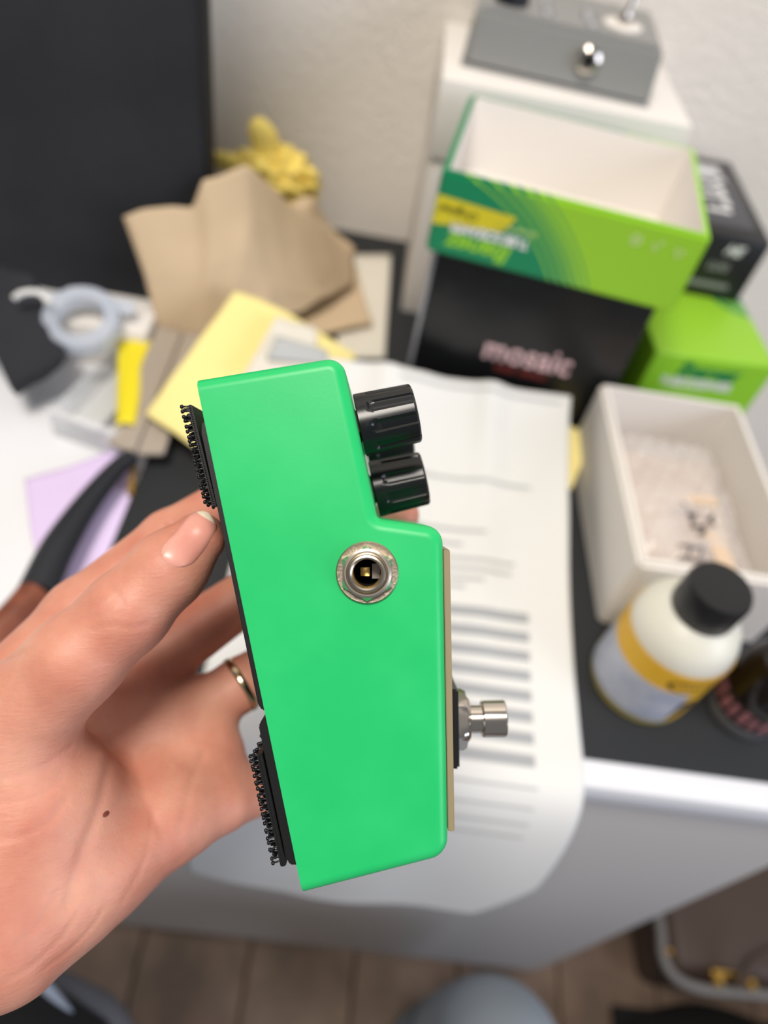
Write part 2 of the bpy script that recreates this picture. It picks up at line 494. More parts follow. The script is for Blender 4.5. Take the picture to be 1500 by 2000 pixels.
# brown plate on the stepped top
NR = Vector((1, .0166)).normalized(); DR = Vector((.0166, -1)).normalized()
def top_pt(s, t): return Vector((13.85, -5.0)) + DR * s + NR * t
def top_slab(name, s0, s1, t0, t1, z0, z1, m, bev=.0002):
    bm = bmesh.new()
    q = [top_pt(s0, t0), top_pt(s1, t0), top_pt(s1, t1), top_pt(s0, t1)]
    a = [bm.verts.new((p.x * k, p.y * k, z0 * k)) for p in q]; b = [bm.verts.new((p.x * k, p.y * k, z1 * k)) for p in q]
    bm.faces.new(a); bm.faces.new(b[::-1])
    for i in range(4): bm.faces.new((a[i], b[i], b[(i + 1) % 4], a[(i + 1) % 4]))
    bmesh.ops.bevel(bm, geom=bm.edges[:], offset=bev, segments=2, affect='EDGES')
    return from_bm(name, bm, m, pedal, 35)
top_slab('plate_gasket', 4.8, 73, -.3, .7, -6.5, -67, M_dark, .0001)
top_slab('treadle_plate', 4.4, 73.8, .7, 2.35, -5, -68.5, M_plate)
# footswitch
FS = top_pt(55.6, 0)
fs_root = top_slab('switch_washer', 44.4, 66.6, 2.35, 6.1, -27, -48, M_black, .0006)
ax = ((FS.x * k, FS.y * k, -.0372), (NR.x, NR.y, 0))
def hexr(i, h, a, r):
    c = math.pi / 3; aa = (a + math.radians(14)) % c - c / 2
    return r / math.cos(aa) * math.cos(math.pi / 6) if i not in (0,) else r / math.cos(aa) * math.cos(math.pi / 6)
def hexround(rc):
    def f(i, h, a, r):
        c = math.pi / 3; aa = (a + math.radians(12)) % c - c / 2
        hx = 8.9 * k * math.cos(math.pi / 6) / math.cos(aa)
        return min(hx, r)
    return f
lathe('switch_nut', [(.0083, .0058), (.0089, .0062), (.0089, .0079), (.0080, .0090), (.0066, .0091)], M_chrome, pedal, ax, 72, 25, rfun=hexround(0))
lathe('switch_bushing', [(.0064, .0088), (.0066, .0094), (.0058, .0101), (.0044, .0102)], M_chrome, pedal, ax, 48)
stem = lathe('switch_stem', [(.0040, .0098), (.0040, .0140)], M_chrome, pedal, ax, 40)
lathe('switch_button', [(.0040, .0136), (.0051, .0137), (.0053, .0140), (.0053, .0202), (.0050, .0206), (.0, .0207)], M_chrome, pedal, ax, 48, 30)

# input jack
jo = (JX * k, JY * k, 0)
JA = (jo, (0, 0, 1))
jack = lathe('jack_washer', [(.0043, -.0002), (.0075, -.0002), (.0075, .0005), (.0072, .0008), (.0062, .0007), (.0043, .0007)], M_washerm, pedal, JA, 72, 25, caps=False)
def jhex(i, h, a, r):
    c = math.pi / 3; aa = (a + math.radians(0)) % c - c / 2
    return min(.0067 * math.cos(math.pi / 6) / math.cos(aa), r) if r > .0052 else r
lathe('jack_nut', [(.0044, .0006), (.0067, .0006), (.0067, .0021), (.0058, .0029), (.0053, .0031), (.0050, .0031), (.0048, .0026), (.0044, .0024)], M_nickel, pedal, JA, 96, 20, caps=False, rfun=jhex)
lathe('jack_barrel', [(.0045, .0), (.0045, .0034), (.0043, .0038), (.0039, .0039), (.0035, .0036), (.0033, .0024), (.0033, -.003), (.0038, -.0032), (.0040, -.0155), (.0, -.0156)], mat('jack_inner', (190, 182, 168), .28, 1.0), pedal, JA, 64, 30, caps=False)
lathe('jack_cavity', [(.0037, -.0030), (.0037, -.0125), (.0, -.0126)], M_dark, pedal, JA, 40, 30, caps=False)
box('jack_contact', ((JX - 1.9) * k, (JX + .6) * k, (JY - 1.4) * k, (JY + 1.0) * k, -.0078, -.0046), M_brass, pedal, .0003)
box('jack_insulator', ((JX + 1.0) * k, (JX + 3.1) * k, (JY - 2.2) * k, (JY + 1.6) * k, -.0095, -.0072), mat('jack_insulator', (216, 206, 200), .5), pedal, .0002)

# knobs on the sloped panel
KD = Vector((.9765, .2155, 0)).normalized()
def knob(cx, cy, z, rot):
    root = lathe('control_knob', [], None) if False else None
    n = 120; L = .0152; R0, R1 = .0083, .0078
    hs = [0, .0002, .0008] + [.0008 + .0138 * i / 26 for i in range(1, 27)] + [.01490, .0152]
    prof = []
    for i, h in enumerate(hs):
        r = R0 + (R1 - R0) * h / L
        if i == 0: r -= .0004
        if i == len(hs) - 1: r -= .0007
        if i == len(hs) - 2: r -= .0002
        prof.append((r, h))
    prof.append((.0062, .0153)); prof.append((.0, .0151))
    def rf(i, h, a, r):
        if r < .007: return r
        c = 2 * math.pi / 9
        aa = ((a + rot) % c - c / 2)
        half = math.radians(10.5)
        st = .0030
        # slot with a rounded end near the base, open at the tip
        w = half
        if h < st + .0014:
            q = (st + .0014 - h) / .0014
            if q >= 1: return r
            w = half * math.sqrt(max(0, 1 - q * q))
        s = min(1, max(0, (w - abs(aa)) / math.radians(2.2)))
        return r - .00055 * s
    o = lathe('control_knob', prof, M_blackg, pedal, ((cx * k, cy * k, z * k), KD), n, 28, rfun=rf)
    o['label'] = 'black fluted control knob'
    lathe('pot_nut', [(.0046, -.0026), (.0046, -.0004), (.0032, .0004)], M_washer, pedal, ((cx * k, cy * k, z * k), KD), 6, 25)
    lathe('pot_washer', [(.0074, -.0032), (.0074, -.0008), (.0060, -.0006)], M_washer, pedal, ((cx * k, cy * k, z * k), KD), 40, 30)
knob(-6.4, 22.6, -16, .25)
knob(-2.9, 6.6, -37, .05)
knob(-6.4, 22.6, -58, .5)

# ---- hand
HAND = {
 'palm': [[[-64.74, -91.89, -49, 11], [-110.96, -109.59, -20, 17]], [[-72.67, -73.54, -70, 11], [-124.2, -111.35, -28, 19]], [[-79.16, -52.78, -74, 11], [-132.37, -105.9, -34, 19]], [[-98.69, -34.29, -62, 11.5], [-141.1, -89.11, -36, 17]], [[-110.96, -102.74, -20, 21], [-155.21, -131.33, -14, 29]], [[-129.78, -99.5, -30, 20], [-173.04, -128.74, -22, 28]], [[-83.51, -100.64, -28, 13.5], [-98.04, -109.11, -15, 17.5]], [[-66.8, -93.37, -43, 10.5], [-85.93, -101.55, -27, 13.5]], [[-72.07, -75.5, -68, 10], [-60.56, -80.46, -70, 8.5]], [[-65.62, -89.63, -52, 10], [-57.0, -85.08, -66, 8]], [[-61.43, -77.87, -70, 8.5], [-57.71, -86.98, -62, 8.5]], [[-110.5, -60.14, -24, 17], [-97.51, -80.55, -26, 19.5]], [[-97.51, -80.55, -26, 19.5], [-105.48, -98.63, -20, 19]]],
 'thumb': [[[-100.0, -57.53, -20, 15.5], [-80.46, -38.62, -16, 11.6]], [[-80.46, -38.62, -16, 11.6], [-67.68, -26.43, -17, 10.4]], [[-67.68, -26.43, -17, 10.4], [-57.23, -15.26, -19, 9.4]], [[-57.23, -15.26, -19, 9.4], [-49.71, -7.16, -21, 7.1]]],
 'index': [[[-97.84, -33.17, -60, 11.2], [-72.67, -8.65, -70, 8.9]], [[-72.67, -8.65, -70, 8.9], [-51.28, 6.41, -84, 8.2]], [[-51.28, 6.41, -84, 8.2], [-35.07, 12.92, -86, 7.8]], [[-35.07, 12.92, -86, 7.8], [-18.39, 17.47, -85, 6.6]]],
 'middle': [[[-78.51, -50.6, -72, 11], [-41.69, -25.01, -87, 9.0]], [[-41.69, -25.01, -87, 9.0], [-14.82, -11.49, -87, 8.0]], [[-14.82, -11.49, -87, 8.0], [6.04, -1.1, -84, 6.6]]],
 'ringf': [[[-72.07, -73.44, -68, 11], [-50.06, -60.26, -78, 9.0]], [[-50.06, -60.26, -78, 9.0], [-31.5, -49.1, -87, 8.6]], [[-31.5, -49.1, -87, 8.6], [-1.83, -34.79, -84, 6.6]]],
 'pinky': [[[-64.8, -93.35, -44, 11], [-52.14, -92.22, -56, 9.2]], [[-52.14, -92.22, -56, 9.2], [-38.86, -94.5, -75, 8]], [[-38.86, -94.5, -75, 8], [-25.64, -91.56, -84, 7.6]], [[-25.64, -91.56, -84, 7.6], [-7.3, -82.08, -83, 6]]],
}

def field_hand():
    h = .85
    lo = np.array([-182., -190., -105.]); hi = np.array([24., 26., 30.])
    n = np.ceil((hi - lo) / h).astype(int) + 1
    ax_ = [lo[i] + np.arange(n[i]) * h for i in range(3)]
    def cap(D, a, b, kk, pad=0):
        a, b = np.array(a), np.array(b)
        r = max(a[3], b[3]) + kk + 4
        mn = np.minimum(a[:3], b[:3]) - r; mx = np.maximum(a[:3], b[:3]) + r
        i0 = np.clip(np.floor((mn - lo) / h).astype(int), 0, n - 1); i1 = np.clip(np.ceil((mx - lo) / h).astype(int) + 1, 0, n)
        if np.any(i1 <= i0): return
        sl = tuple(slice(i0[q], i1[q]) for q in range(3))
        X, Y, Z = np.meshgrid(*[ax_[q][sl[q]] for q in range(3)], indexing='ij', sparse=True)
        ba = b[:3] - a[:3]; L2 = ba @ ba + 1e-9
        px, py, pz = X - a[0], Y - a[1], Z - a[2]
        t = np.clip((px * ba[0] + py * ba[1] + pz * ba[2]) / L2, 0, 1)
        d = np.sqrt((px - t * ba[0]) ** 2 + (py - t * ba[1]) ** 2 + (pz - t * ba[2]) ** 2) - (a[3] + (b[3] - a[3]) * t)
        cur = D[sl]
        if kk > 0:
            q = np.clip(.5 + .5 * (cur - d) / kk, 0, 1)
            D[sl] = np.where(cur > 50, np.minimum(cur, d), cur + (d - cur) * q - kk * q * (1 - q))
        else: D[sl] = np.minimum(cur, d)
    def group(caps, kk):
        D = np.full(n, 100., np.float32)
        for a, b in caps: cap(D, a, b, kk)
        return D
    def smin(A, B, kk):
        q = np.clip(.5 + .5 * (A - B) / kk, 0, 1)
        r = A + (B - A) * q - kk * q * (1 - q)
        return np.where((A > 50) | (B > 50), np.minimum(A, B), r)
    D = group(HAND['palm'], 12)
    D = smin(D, group(HAND['thumb'], 5), 9)
    for f in ('index', 'middle', 'ringf', 'pinky'): D = smin(D, group(HAND[f], 3), 5)
    return D.astype(np.float32), lo, h
def surface_nets(D, lo, h):
    s = D < 0
    nx, ny, nz_ = D.shape
    c = [(i, j, l) for i in (0, 1) for j in (0, 1) for l in (0, 1)]
    cs = [s[i:nx - 1 + i, j:ny - 1 + j, l:nz_ - 1 + l] for i, j, l in c]
    tot = sum(x.astype(np.int8) for x in cs)
    act = (tot > 0) & (tot < 8)
    idx = np.argwhere(act)
    V = np.zeros((len(idx), 3)); cnt = np.zeros(len(idx))
    I, J, K = idx.T
    for p in range(8):
        for q in range(p + 1, 8):
            if sum(abs(c[p][e] - c[q][e]) for e in range(3)) != 1: continue
            dp = D[I + c[p][0], J + c[p][1], K + c[p][2]]; dq = D[I + c[q][0], J + c[q][1], K + c[q][2]]
            m = (dp < 0) != (dq < 0)
            t = np.where(m, dp / np.where(m, dp - dq, 1), 0)[:, None]
            pos = np.array(c[p]) + t * (np.array(c[q]) - np.array(c[p]))
            V += np.where(m[:, None], pos, 0); cnt += m
    V = V / cnt[:, None] + idx
    vid = -np.ones(act.shape, np.int64); vid[I, J, K] = np.arange(len(idx))
    F = []
    for a in range(3):
        b, d = (a + 1) % 3, (a + 2) % 3
        sl0 = [slice(None)] * 3; sl1 = [slice(None)] * 3
        sl0[a] = slice(0, -1); sl1[a] = slice(1, None)
        ch = s[tuple(sl0)] != s[tuple(sl1)]
        e = np.argwhere(ch)
        e = e[(e[:, b] > 0) & (e[:, d] > 0) & (e[:, b] < D.shape[b] - 1) & (e[:, d] < D.shape[d] - 1)]
        def cell(db, dd):
            g = e.copy(); g[:, b] += db; g[:, d] += dd
            return vid[g[:, 0], g[:, 1], g[:, 2]]
        quad = np.stack([cell(-1, -1), cell(0, -1), cell(0, 0), cell(-1, 0)], 1)
        flip = ~s[e[:, 0], e[:, 1], e[:, 2]]
        quad[flip] = quad[flip][:, ::-1]
        F.append(quad[(quad >= 0).all(1)])
    F = np.concatenate(F)
    return V * h + lo, F
D_, lo_, h_ = field_hand()
HV, HF = surface_nets(D_, lo_, h_)
# relax
def relax(V, F, it):
    e = np.concatenate([F[:, [0, 1]], F[:, [1, 2]], F[:, [2, 3]], F[:, [3, 0]]])
    for w in [.5, -.52] * it:
        acc = np.zeros_like(V); cn = np.zeros(len(V))
        for q in range(3):
            acc[:, q] = np.bincount(e[:, 0], V[e[:, 1], q], len(V)) + np.bincount(e[:, 1], V[e[:, 0], q], len(V))
        cn = np.bincount(e[:, 0], minlength=len(V)) + np.bincount(e[:, 1], minlength=len(V))
        V = V + w * (acc / np.maximum(cn, 1)[:, None] - V)
    return V
HV = relax(HV, HF, 5)
def vnormals(V, F):
    fn = np.cross(V[F[:, 2]] - V[F[:, 0]], V[F[:, 3]] - V[F[:, 1]])
    N = np.zeros_like(V)
    for c in range(4):
        for q in range(3): N[:, q] += np.bincount(F[:, c], fn[:, q], len(V))
    return N / (np.linalg.norm(N, axis=1)[:, None] + 1e-9)
HN = vnormals(HV, HF)
CREASE = [(0.55, 2.2, [[-84.9, -60.3, -54.8], [-84.4, -68.5, -51.0], [-76.9, -71.5, -28.2], [-75.7, -77.9, -19.5], [-76.9, -85.1, -14.5], [-78.6, -91.7, -11.8], [-79.6, -98.4, -9.5]]), (0.3, 0.8, [[-69.2, -18.5, -8.5], [-66.4, -20.4, -7.0], [-64.6, -23.5, -6.2], [-64.9, -26.1, -5.8]]), (0.25, 0.7, [[-72.1, -29.1, -5.5], [-67.1, -28.1, -5.5], [-63.6, -28.8, -6.5], [-59.8, -28.3, -8.5]]), (0.25, 0.7, [[-73.3, -26.9, -6.0], [-69.7, -24.8, -5.8], [-66.8, -21.4, -6.5]]), (0.45, 1.0, [[-73.1, -1.3, -63.8], [-70.3, -3.7, -62.2], [-54.1, -5.3, -13.8]]), (0.3, 1.4, [[-77.3, -76.0, -49.8], [-68.6, -82.6, -34.5], [-62.7, -91.0, -30.2], [-58.8, -100.5, -35.0]]), (0.3, 1.4, [[-56.5, -75.8, -53.8], [-57.6, -81.9, -40.2], [-58.3, -90.9, -33.2]]), (0.2, 1.0, [[-65.0, -77.3, -44.5], [-65.8, -84.8, -32.8], [-65.8, -95.6, -25.0], [-69.8, -104.0, -19.8]]), (0.25, 0.8, [[-73.5, -104.2, -15.2], [-76.4, -108.3, -12.8], [-80.3, -111.5, -9.8], [-83.6, -112.8, -5.8]]), (0.25, 0.8, [[-77.1, -100.6, -11.2], [-80.7, -106.4, -7.8], [-84.9, -109.9, -3.2], [-89.3, -111.4, 0.2]]), (0.2, 0.8, [[-88.4, -104.3, -0.2], [-84.4, -100.8, -4.8], [-81.9, -95.0, -8.0]]), (0.25, 0.9, [[-93.8, -80.1, -3.5], [-88.4, -79.9, -5.2], [-83.7, -77.2, -8.5], [-81.5, -73.6, -12.2]]), (0.2, 0.8, [[-93.8, -65.9, -5.8], [-87.0, -64.9, -10.0], [-82.1, -61.3, -16.8]]), (0.2, 0.8, [[-94.6, -71.9, -5.0], [-87.4, -71.3, -8.2], [-83.2, -68.7, -13.2]]), (0.45, 1.1, [[-100.8, -39.3, -16.5], [-95.3, -37.3, -11.0], [-90.2, -35.3, -7.5]])]
def seg_dist(V, a, b):
    ba = b - a; t = np.clip(((V - a) @ ba) / (ba @ ba), 0, 1)
    return np.linalg.norm(V - a - t[:, None] * ba, axis=1)
for depth, width, pts in CREASE:
    P = catmull(pts, 4 * (len(pts) - 1)); d = np.full(len(HV), 1e3)
    for a, b in zip(P[:-1], P[1:]): d = np.minimum(d, seg_dist(HV, np.array(a), np.array(b)))
    HV = HV - HN * (depth * np.exp(-(d / width) ** 2))[:, None]
person = tag(empty('person', mw=HOLD), 'bare left hand, palm to the viewer, gripping the green pedal, with grey trousers below', 'person')
hand = pyd('hand', HV * k, HF.tolist(), M_skin, person, 180)
hand['label'] = 'bare left hand with thumb in front of the pedal'
from mathutils.bvhtree import BVHTree
BV = BVHTree.FromPolygons([Vector(v) for v in HV], HF.tolist())
def nail():
    nu, nv = 20, 28
    c0, c1 = np.array([-54.3, -13.3]), np.array([-47.0, -.9]); dr = (c1 - c0) / np.linalg.norm(c1 - c0); w = np.array([dr[1], -dr[0]])
    vs, fs = [], []
    for j in range(nv + 1):
        v = .5 - .5 * math.cos(math.pi * j / nv)
        hw = 4.75 * (1 - .06 * v)
        if v < .28: hw *= math.sqrt(max(.004, 1 - ((.28 - v) / .28) ** 2.4))
        if v > .80: hw *= math.sqrt(max(.004, 1 - ((v - .80) / .20) ** 2.6))
        for i in range(nu + 1):
            u = i / nu
            p = c0 + (c1 - c0) * v + w * ((2 * u - 1) * hw) + w * (.5 * math.sin(math.pi * v))
            hit = BV.ray_cast(Vector((p[0], p[1], 60)), Vector((0, 0, -1)))
            if hit[0] is None or hit[0].z < -25: hit = BV.find_nearest(Vector((p[0], p[1], -12)))
            q, nn = hit[0], hit[1]
            e = max(abs(2 * u - 1) ** 6, max(0, 1 - 2 * v) ** 9)
            off = .52 - .70 * e + (max(0, v - .8) * 1.5)
            vs.append(q + nn * off)
    # even out the sheet so it reads as one curved plate
    A = np.array([list(v) for v in vs]).reshape(nv + 1, nu + 1, 3)
    for _ in range(1): A[1:-1, 1:-1] = (A[1:-1, 1:-1] * 2 + A[:-2, 1:-1] + A[2:, 1:-1] + A[1:-1, :-2] + A[1:-1, 2:]) / 6
    vs = A.reshape(-1, 3)
    for j in range(nv):
        for i in range(nu):
            q = j * (nu + 1) + i
            fs.append((q, q + 1, q + nu + 2, q + nu + 1))
    o = pyd('thumbnail', [v * k for v in vs], fs, [M_nail, M_nailtip], person, 180)
    for p in o.data.polygons:
        if p.index // nu >= nv * .80: p.material_index = 1
    md = o.modifiers.new('t', 'SOLIDIFY'); md.thickness = .0004; md.offset = -1
    o['label'] = 'glossy pink thumbnail'
nail()
mo = BV.ray_cast(Vector((0, 0, 170)), Vector((-0.3389, -0.3683, -0.8657)))
if mo[0] is not None:
    bm = bmesh.new(); bmesh.ops.create_uvsphere(bm, u_segments=12, v_segments=8, radius=1)
    R_ = mo[1].to_track_quat('Z', 'Y').to_matrix().to_4x4()
    bmesh.ops.transform(bm, matrix=Matrix.Translation(mo[0] * k) @ R_ @ Matrix.Diagonal((.0007, .0012, .0003, 1)), verts=bm.verts)
    from_bm('mole', bm, M_mole, person)

# ring on the ring finger
RC = Vector(HAND['ringf'][0][1][:3]); RD = (Vector(HAND['ringf'][1][1][:3]) - Vector(HAND['ringf'][0][0][:3])).normalized()
rg = empty('finger_ring', mw=HOLD)
tag(rg, 'thin polished metal ring worn on the ring finger beside the pedal', 'ring')
prof = []
for q in range(17):
    a = 2 * math.pi * q / 16
    prof.append(((9.7 + .55 * math.cos(a)) * k, 1.35 * math.sin(a) * k))
lathe('ring_band', prof, M_ringm, rg, (RC * k, RD), 80, 60, caps=False)

# ------------------------------------------------------------------ the sitter's clothes under the desk edge (parts of the person)
inv = HOLD.inverted()
def to_person(o):
    o.data.transform(inv); o.parent = person; return o
to_person(tube('trouser_leg', [(.172, -.30, -.29), (.186, -.13, -.288), (.196, -.018, -.30), (.203, .038, -.335), (.206, .060, -.42), (.206, .062, -.70)], [.068, .062, .058, .054, .050, .046], M_denim, None, 28, 60))['label'] = 'grey-blue trouser knee'
to_person(tube('jacket_hem', [(-.30, -.05, -.10), (-.22, .0, -.13), (-.155, .015, -.17), (-.12, .01, -.26)], [.05, .045, .035, .03], M_shoe, None, 24, 40))['label'] = 'black jacket hem'
to_person(tube('jacket_piping', [(-.170, .052, -.120), (-.138, .047, -.150), (-.118, .032, -.19), (-.110, .015, -.24)], [.0035, .0035], M_stripe, None, 10, 30))
to_person(tube('trouser_fold', [(-.165, .04, -.24), (-.135, .035, -.26), (-.11, .015, -.30), (-.09, -.06, -.33)], [.022, .024, .028, .032], mat('charcoal_cloth', (104, 104, 108), .9), None, 20, 30))

# ------------------------------------------------------------------ back of the desk, right: boxes
tall = tag(empty('storage_box', (.118, .64, .0026)), 'tall off-white card box against the wall, under the grey metal pedal', 'box')
def lbox(n, e, o, m, bev=.001):
    return box(n, (e[0] - o[0], e[1] - o[0], e[2] - o[1], e[3] - o[1], e[4] - o[2], e[5] - o[2]), m, bpy.data.objects[o[3]] if len(o) > 3 else None, bev)
box('box_body', (-.089, .090, -.078, .046, 0, .155), M_white, tall, .0012)
box('box_lid', (-.092, .093, -.081, .048, .140, .1955), M_white, tall, .0015)

# grey metal pedal on top of it
gp = tag(empty('effects_pedal', (.113, .645, .1981), math.radians(-4.8)), 'grey cast-metal effects pedal with toggle switch on the off-white box', 'effects pedal')
bm = bmesh.new()
q0 = [(-.069, -.061), (.072, -.061), (.072, .038), (-.069, .038)]
lo = [bm.verts.new((x, y, 0)) for x, y in q0]; up = [bm.verts.new((x * .965, -.056 if y < 0 else .034, .037)) for x, y in q0]
bm.faces.new(lo[::-1]); bm.faces.new(up)
for i in range(4): bm.faces.new((lo[i], lo[(i + 1) % 4], up[(i + 1) % 4], up[i]))
bmesh.ops.bevel(bm, geom=bm.edges[:], offset=.004, segments=4, affect='EDGES')
from_bm('enclosure', bm, M_grey, gp, 40)
box('base_plate', (-.0695, .0725, -.0615, .0385, -.0001, .0022), M_grey, gp, .0006)
jl = lathe('jack_nut', [(.0085, 0), (.0085, .003), (.006, .0042), (.006, .006), (.0042, .006)], M_chrome, gp, ((.019, -.0590, .021), (0, -1, .16)), 40, 30)
lathe('jack_hole', [(.0040, .0061), (.0, .0061)], M_dark, gp, ((.019, -.0590, .021), (0, -1, .16)), 24, 30)
lathe('rotary_knob', [(.0125, .0), (.0125, .003), (.011, .013), (.009, .014), (0, .014)], M_knob, gp, ((-.043, -.028, .037), (0, 0, 1)), 40, 30)
lathe('switch_washer', [(.0145, 0), (.0145, .0012), (.010, .002), (.004, .002)], M_white, gp, ((.040, -.0245, .037), (0, 0, 1)), 40, 30)
lathe('toggle_nut', [(.006, .002), (.006, .006), (.004, .0065), (.0035, .009)], M_chrome, gp, ((.040, -.0245, .037), (0, 0, 1)), 6, 30)
lathe('toggle_lever', [(.0022, .007), (.0032, .024), (.0, .026)], M_chrome, gp, ((.040, -.0245, .037), (.15, .35, 1)), 20, 30)
for (x, y, w_, h_2, s) in ((-.016, -.036, .010, .016, 'OUT'), (-.0175, -.013, .010, .014, 'ON'), (.0175, -.040, .010, .014, 'IN'), (.0145, -.019, .010, .026, 'DRIVE')):
    o = box('worn_label', (x - w_ / 2, x + w_ / 2, y - h_2 / 2, y + h_2 / 2, .0369, .0373), M_wtag, gp, .0001)
    vs = []; fs = []
    for j in range(int(h_2 / .003)):      # rubbed, unreadable characters
        yy = y - h_2 / 2 + .002 + j * .003
        b = len(vs); ww = .003 * random.uniform(.5, 1)
        vs += [(x - ww, yy, .0374), (x + ww, yy, .0374), (x + ww, yy + .0013, .0374), (x - ww, yy + .0013, .0374)]; fs.append((b, b + 1, b + 2, b + 3))
    pyd('worn_print', vs, fs, M_wtext, o, None)

# black glossy pack with the word mosaic
mz = tag(empty('black_pack', (.119, .488, .0026), math.radians(-5)), 'black glossy pack printed mosaic, under the open green carton', 'box')
bm = box_bm(-.076, .076, -.060, .058, 0, .1415, .003, 2)
from_bm('pack_body', bm, M_blackcard, mz)
box('side_strip', (-.0785, -.0755, -.060, -.045, .0, .14), mat('grey_edge', (150, 150, 152), .5), mz, .0005)
FR = frame((.006, -.0604, .070), (1, 0, 0), (0, 0, 1))
text('printed_word', 'mosaic', .027, M_pinktext, mz, FR, 0, .0005, .00015, 1.02, .86)
text('printed_line', 'iiiiiiii iiiiiiiiii', .0075, M_redtext, mz, frame((.004, -.0604, .0555), (1, 0, 0), (0, 0, 1)), .1, .0002, .0001, 1.1)

# open green carton
LG = lin(150, 204, 48); DG = lin(10, 132, 86)
M_arcs = print_mat('green_arc_print', (0, 2), -.020, -.062, [.1185, .1195, .1235, .1248, .1282, .1300, .1326, .1352, .1366, .1402, .1412], DG, LG)
M_arcs2 = print_mat('green_arc_print_rear', (0, 2), .02, .02, [.098, .1015, .105, .1085, .112], DG, LG)
oc = tag(empty('carton', (.0295, .4205, .1445), math.radians(-8)), 'open green pedal carton printed Ibanez upside down, white inside', 'carton')
def open_box(root, L, D, H, t, mats, floor_t=.0015):
    """outer and inner skins of a lidless box; materials: 0 front 1 right 2 back 3 left 4 inside."""
    bm = bmesh.new()
    def v(x, y, z): return bm.verts.new((x, y, z))
    o0 = [v(0, 0, 0), v(L, 0, 0), v(L, D, 0), v(0, D, 0)]; o1 = [v(0, 0, H), v(L, 0, H), v(L, D, H), v(0, D, H)]
    i1 = [v(t, t, H), v(L - t, t, H), v(L - t, D - t, H), v(t, D - t, H)]; i0 = [v(t, t, floor_t), v(L - t, t, floor_t), v(L - t, D - t, floor_t), v(t, D - t, floor_t)]
    bm.faces.new(o0[::-1]).material_index = 4
    for i in range(4):
        j = (i + 1) % 4
        bm.faces.new((o0[i], o0[j], o1[j], o1[i])).material_index = i
        bm.faces.new((o1[i], o1[j], i1[j], i1[i])).material_index = i
        bm.faces.new((i1[i], i1[j], i0[j], i0[i])).material_index = 4
    bm.faces.new(i0).material_index = 4
    bmesh.ops.recalc_face_normals(bm, faces=bm.faces)
    es = [e for e in bm.edges if all(min(abs(q.co.x), abs(q.co.x - L)) < 1e-6 and min(abs(q.co.y), abs(q.co.y - D)) < 1e-6 for q in e.verts)]
    bmesh.ops.bevel(bm, geom=es, offset=t * .45, segments=2, affect='EDGES')
    me = bpy.data.meshes.new('carton_shell'); bm.to_mesh(me); bm.free()
    return link('carton_shell', me, mats, root, 40)
open_box(oc, .161, .129, .0515, .0042, [M_arcs, M_lime, M_arcs2, M_dgreen, M_white])
FU = lambda x, z: frame((x, -.0002, z), (-1, 0, 0), (0, 0, -1))
text('brand_word', 'Ibanez', .0165, M_lime, oc, FU(.033, .0105), .25, .0004, .0001, .95, 1.0)
text('product_words', 'TUBE SCREAMER', .0085, M_wtext, oc, FU(.037, .0205), .1, .0003, .0001, .9, .85)
text('small_words', 'Overdrive Pro', .0042, M_palegreen, oc, FU(.052, .0275), .1, .0001, .0001)
vs = [(.0006, -.0003, .0190), (.044, -.0003, .0245), (.050, -.0003, .0350), (.0008, -.0003, .0375)]
fl_ = pyd('yellow_flag', vs, [(0, 1, 2, 3)], M_yprint, oc, None)
text('flag_script', 'Original', .0075, mat('olive_ink', (70, 66, 20), .6), fl_, frame((.016, -.0005, .0295), (-1, 0, .03), (0, 0, -1)), .4, 0, .0001)
def marks(name, cx, cz, shape, m, parent):
    vs, fs = [], []
    if shape == 'ring':
        for q in range(20):
            a = 2 * math.pi * q / 20
            for r in (.0022, .0036): vs.append((cx + r * math.cos(a), -.0003, cz + r * math.sin(a)))
        for q in range(20):
            a, b = 2 * q, 2 * ((q + 1) % 20); fs.append((a, b, b + 1, a + 1))
        b = len(vs)
        vs += [(cx - .001, -.0003, cz - .0012), (cx + .001, -.0003, cz - .0012), (cx + .001, -.0003, cz + .0012), (cx - .001, -.0003, cz + .0012)]; fs.append((b, b + 1, b + 2, b + 3))
    else:
        P = [(0, -.0042), (.0036, .0022), (-.0036, .0022)] if shape == 'tri' else [(-.0006, -.0042), (.0034, .0034), (.0012, .0034), (-.0010, .0002), (-.0024, .0014), (-.0034, .0004)]
        n = len(P)
        for x, z in P: vs.append((cx + x, -.0003, cz + z))
        for x, z in P: vs.append((cx + x * .55, -.0003, cz + z * .55))
        for i in range(n): fs.append((i, (i + 1) % n, n + (i + 1) % n, n + i))
    return pyd(name, vs, fs, m, parent, None)
marks('recycling_mark', .121, .0400, 'ring', M_palegreen, oc); marks('recycling_mark', .134, .0395, 'leaf', M_palegreen, oc); marks('recycling_mark', .1475, .0385, 'tri', M_palegreen, oc)
box('inner_code', (.1574, .1578, .095, .112, .042, .0435), M_ink, oc)

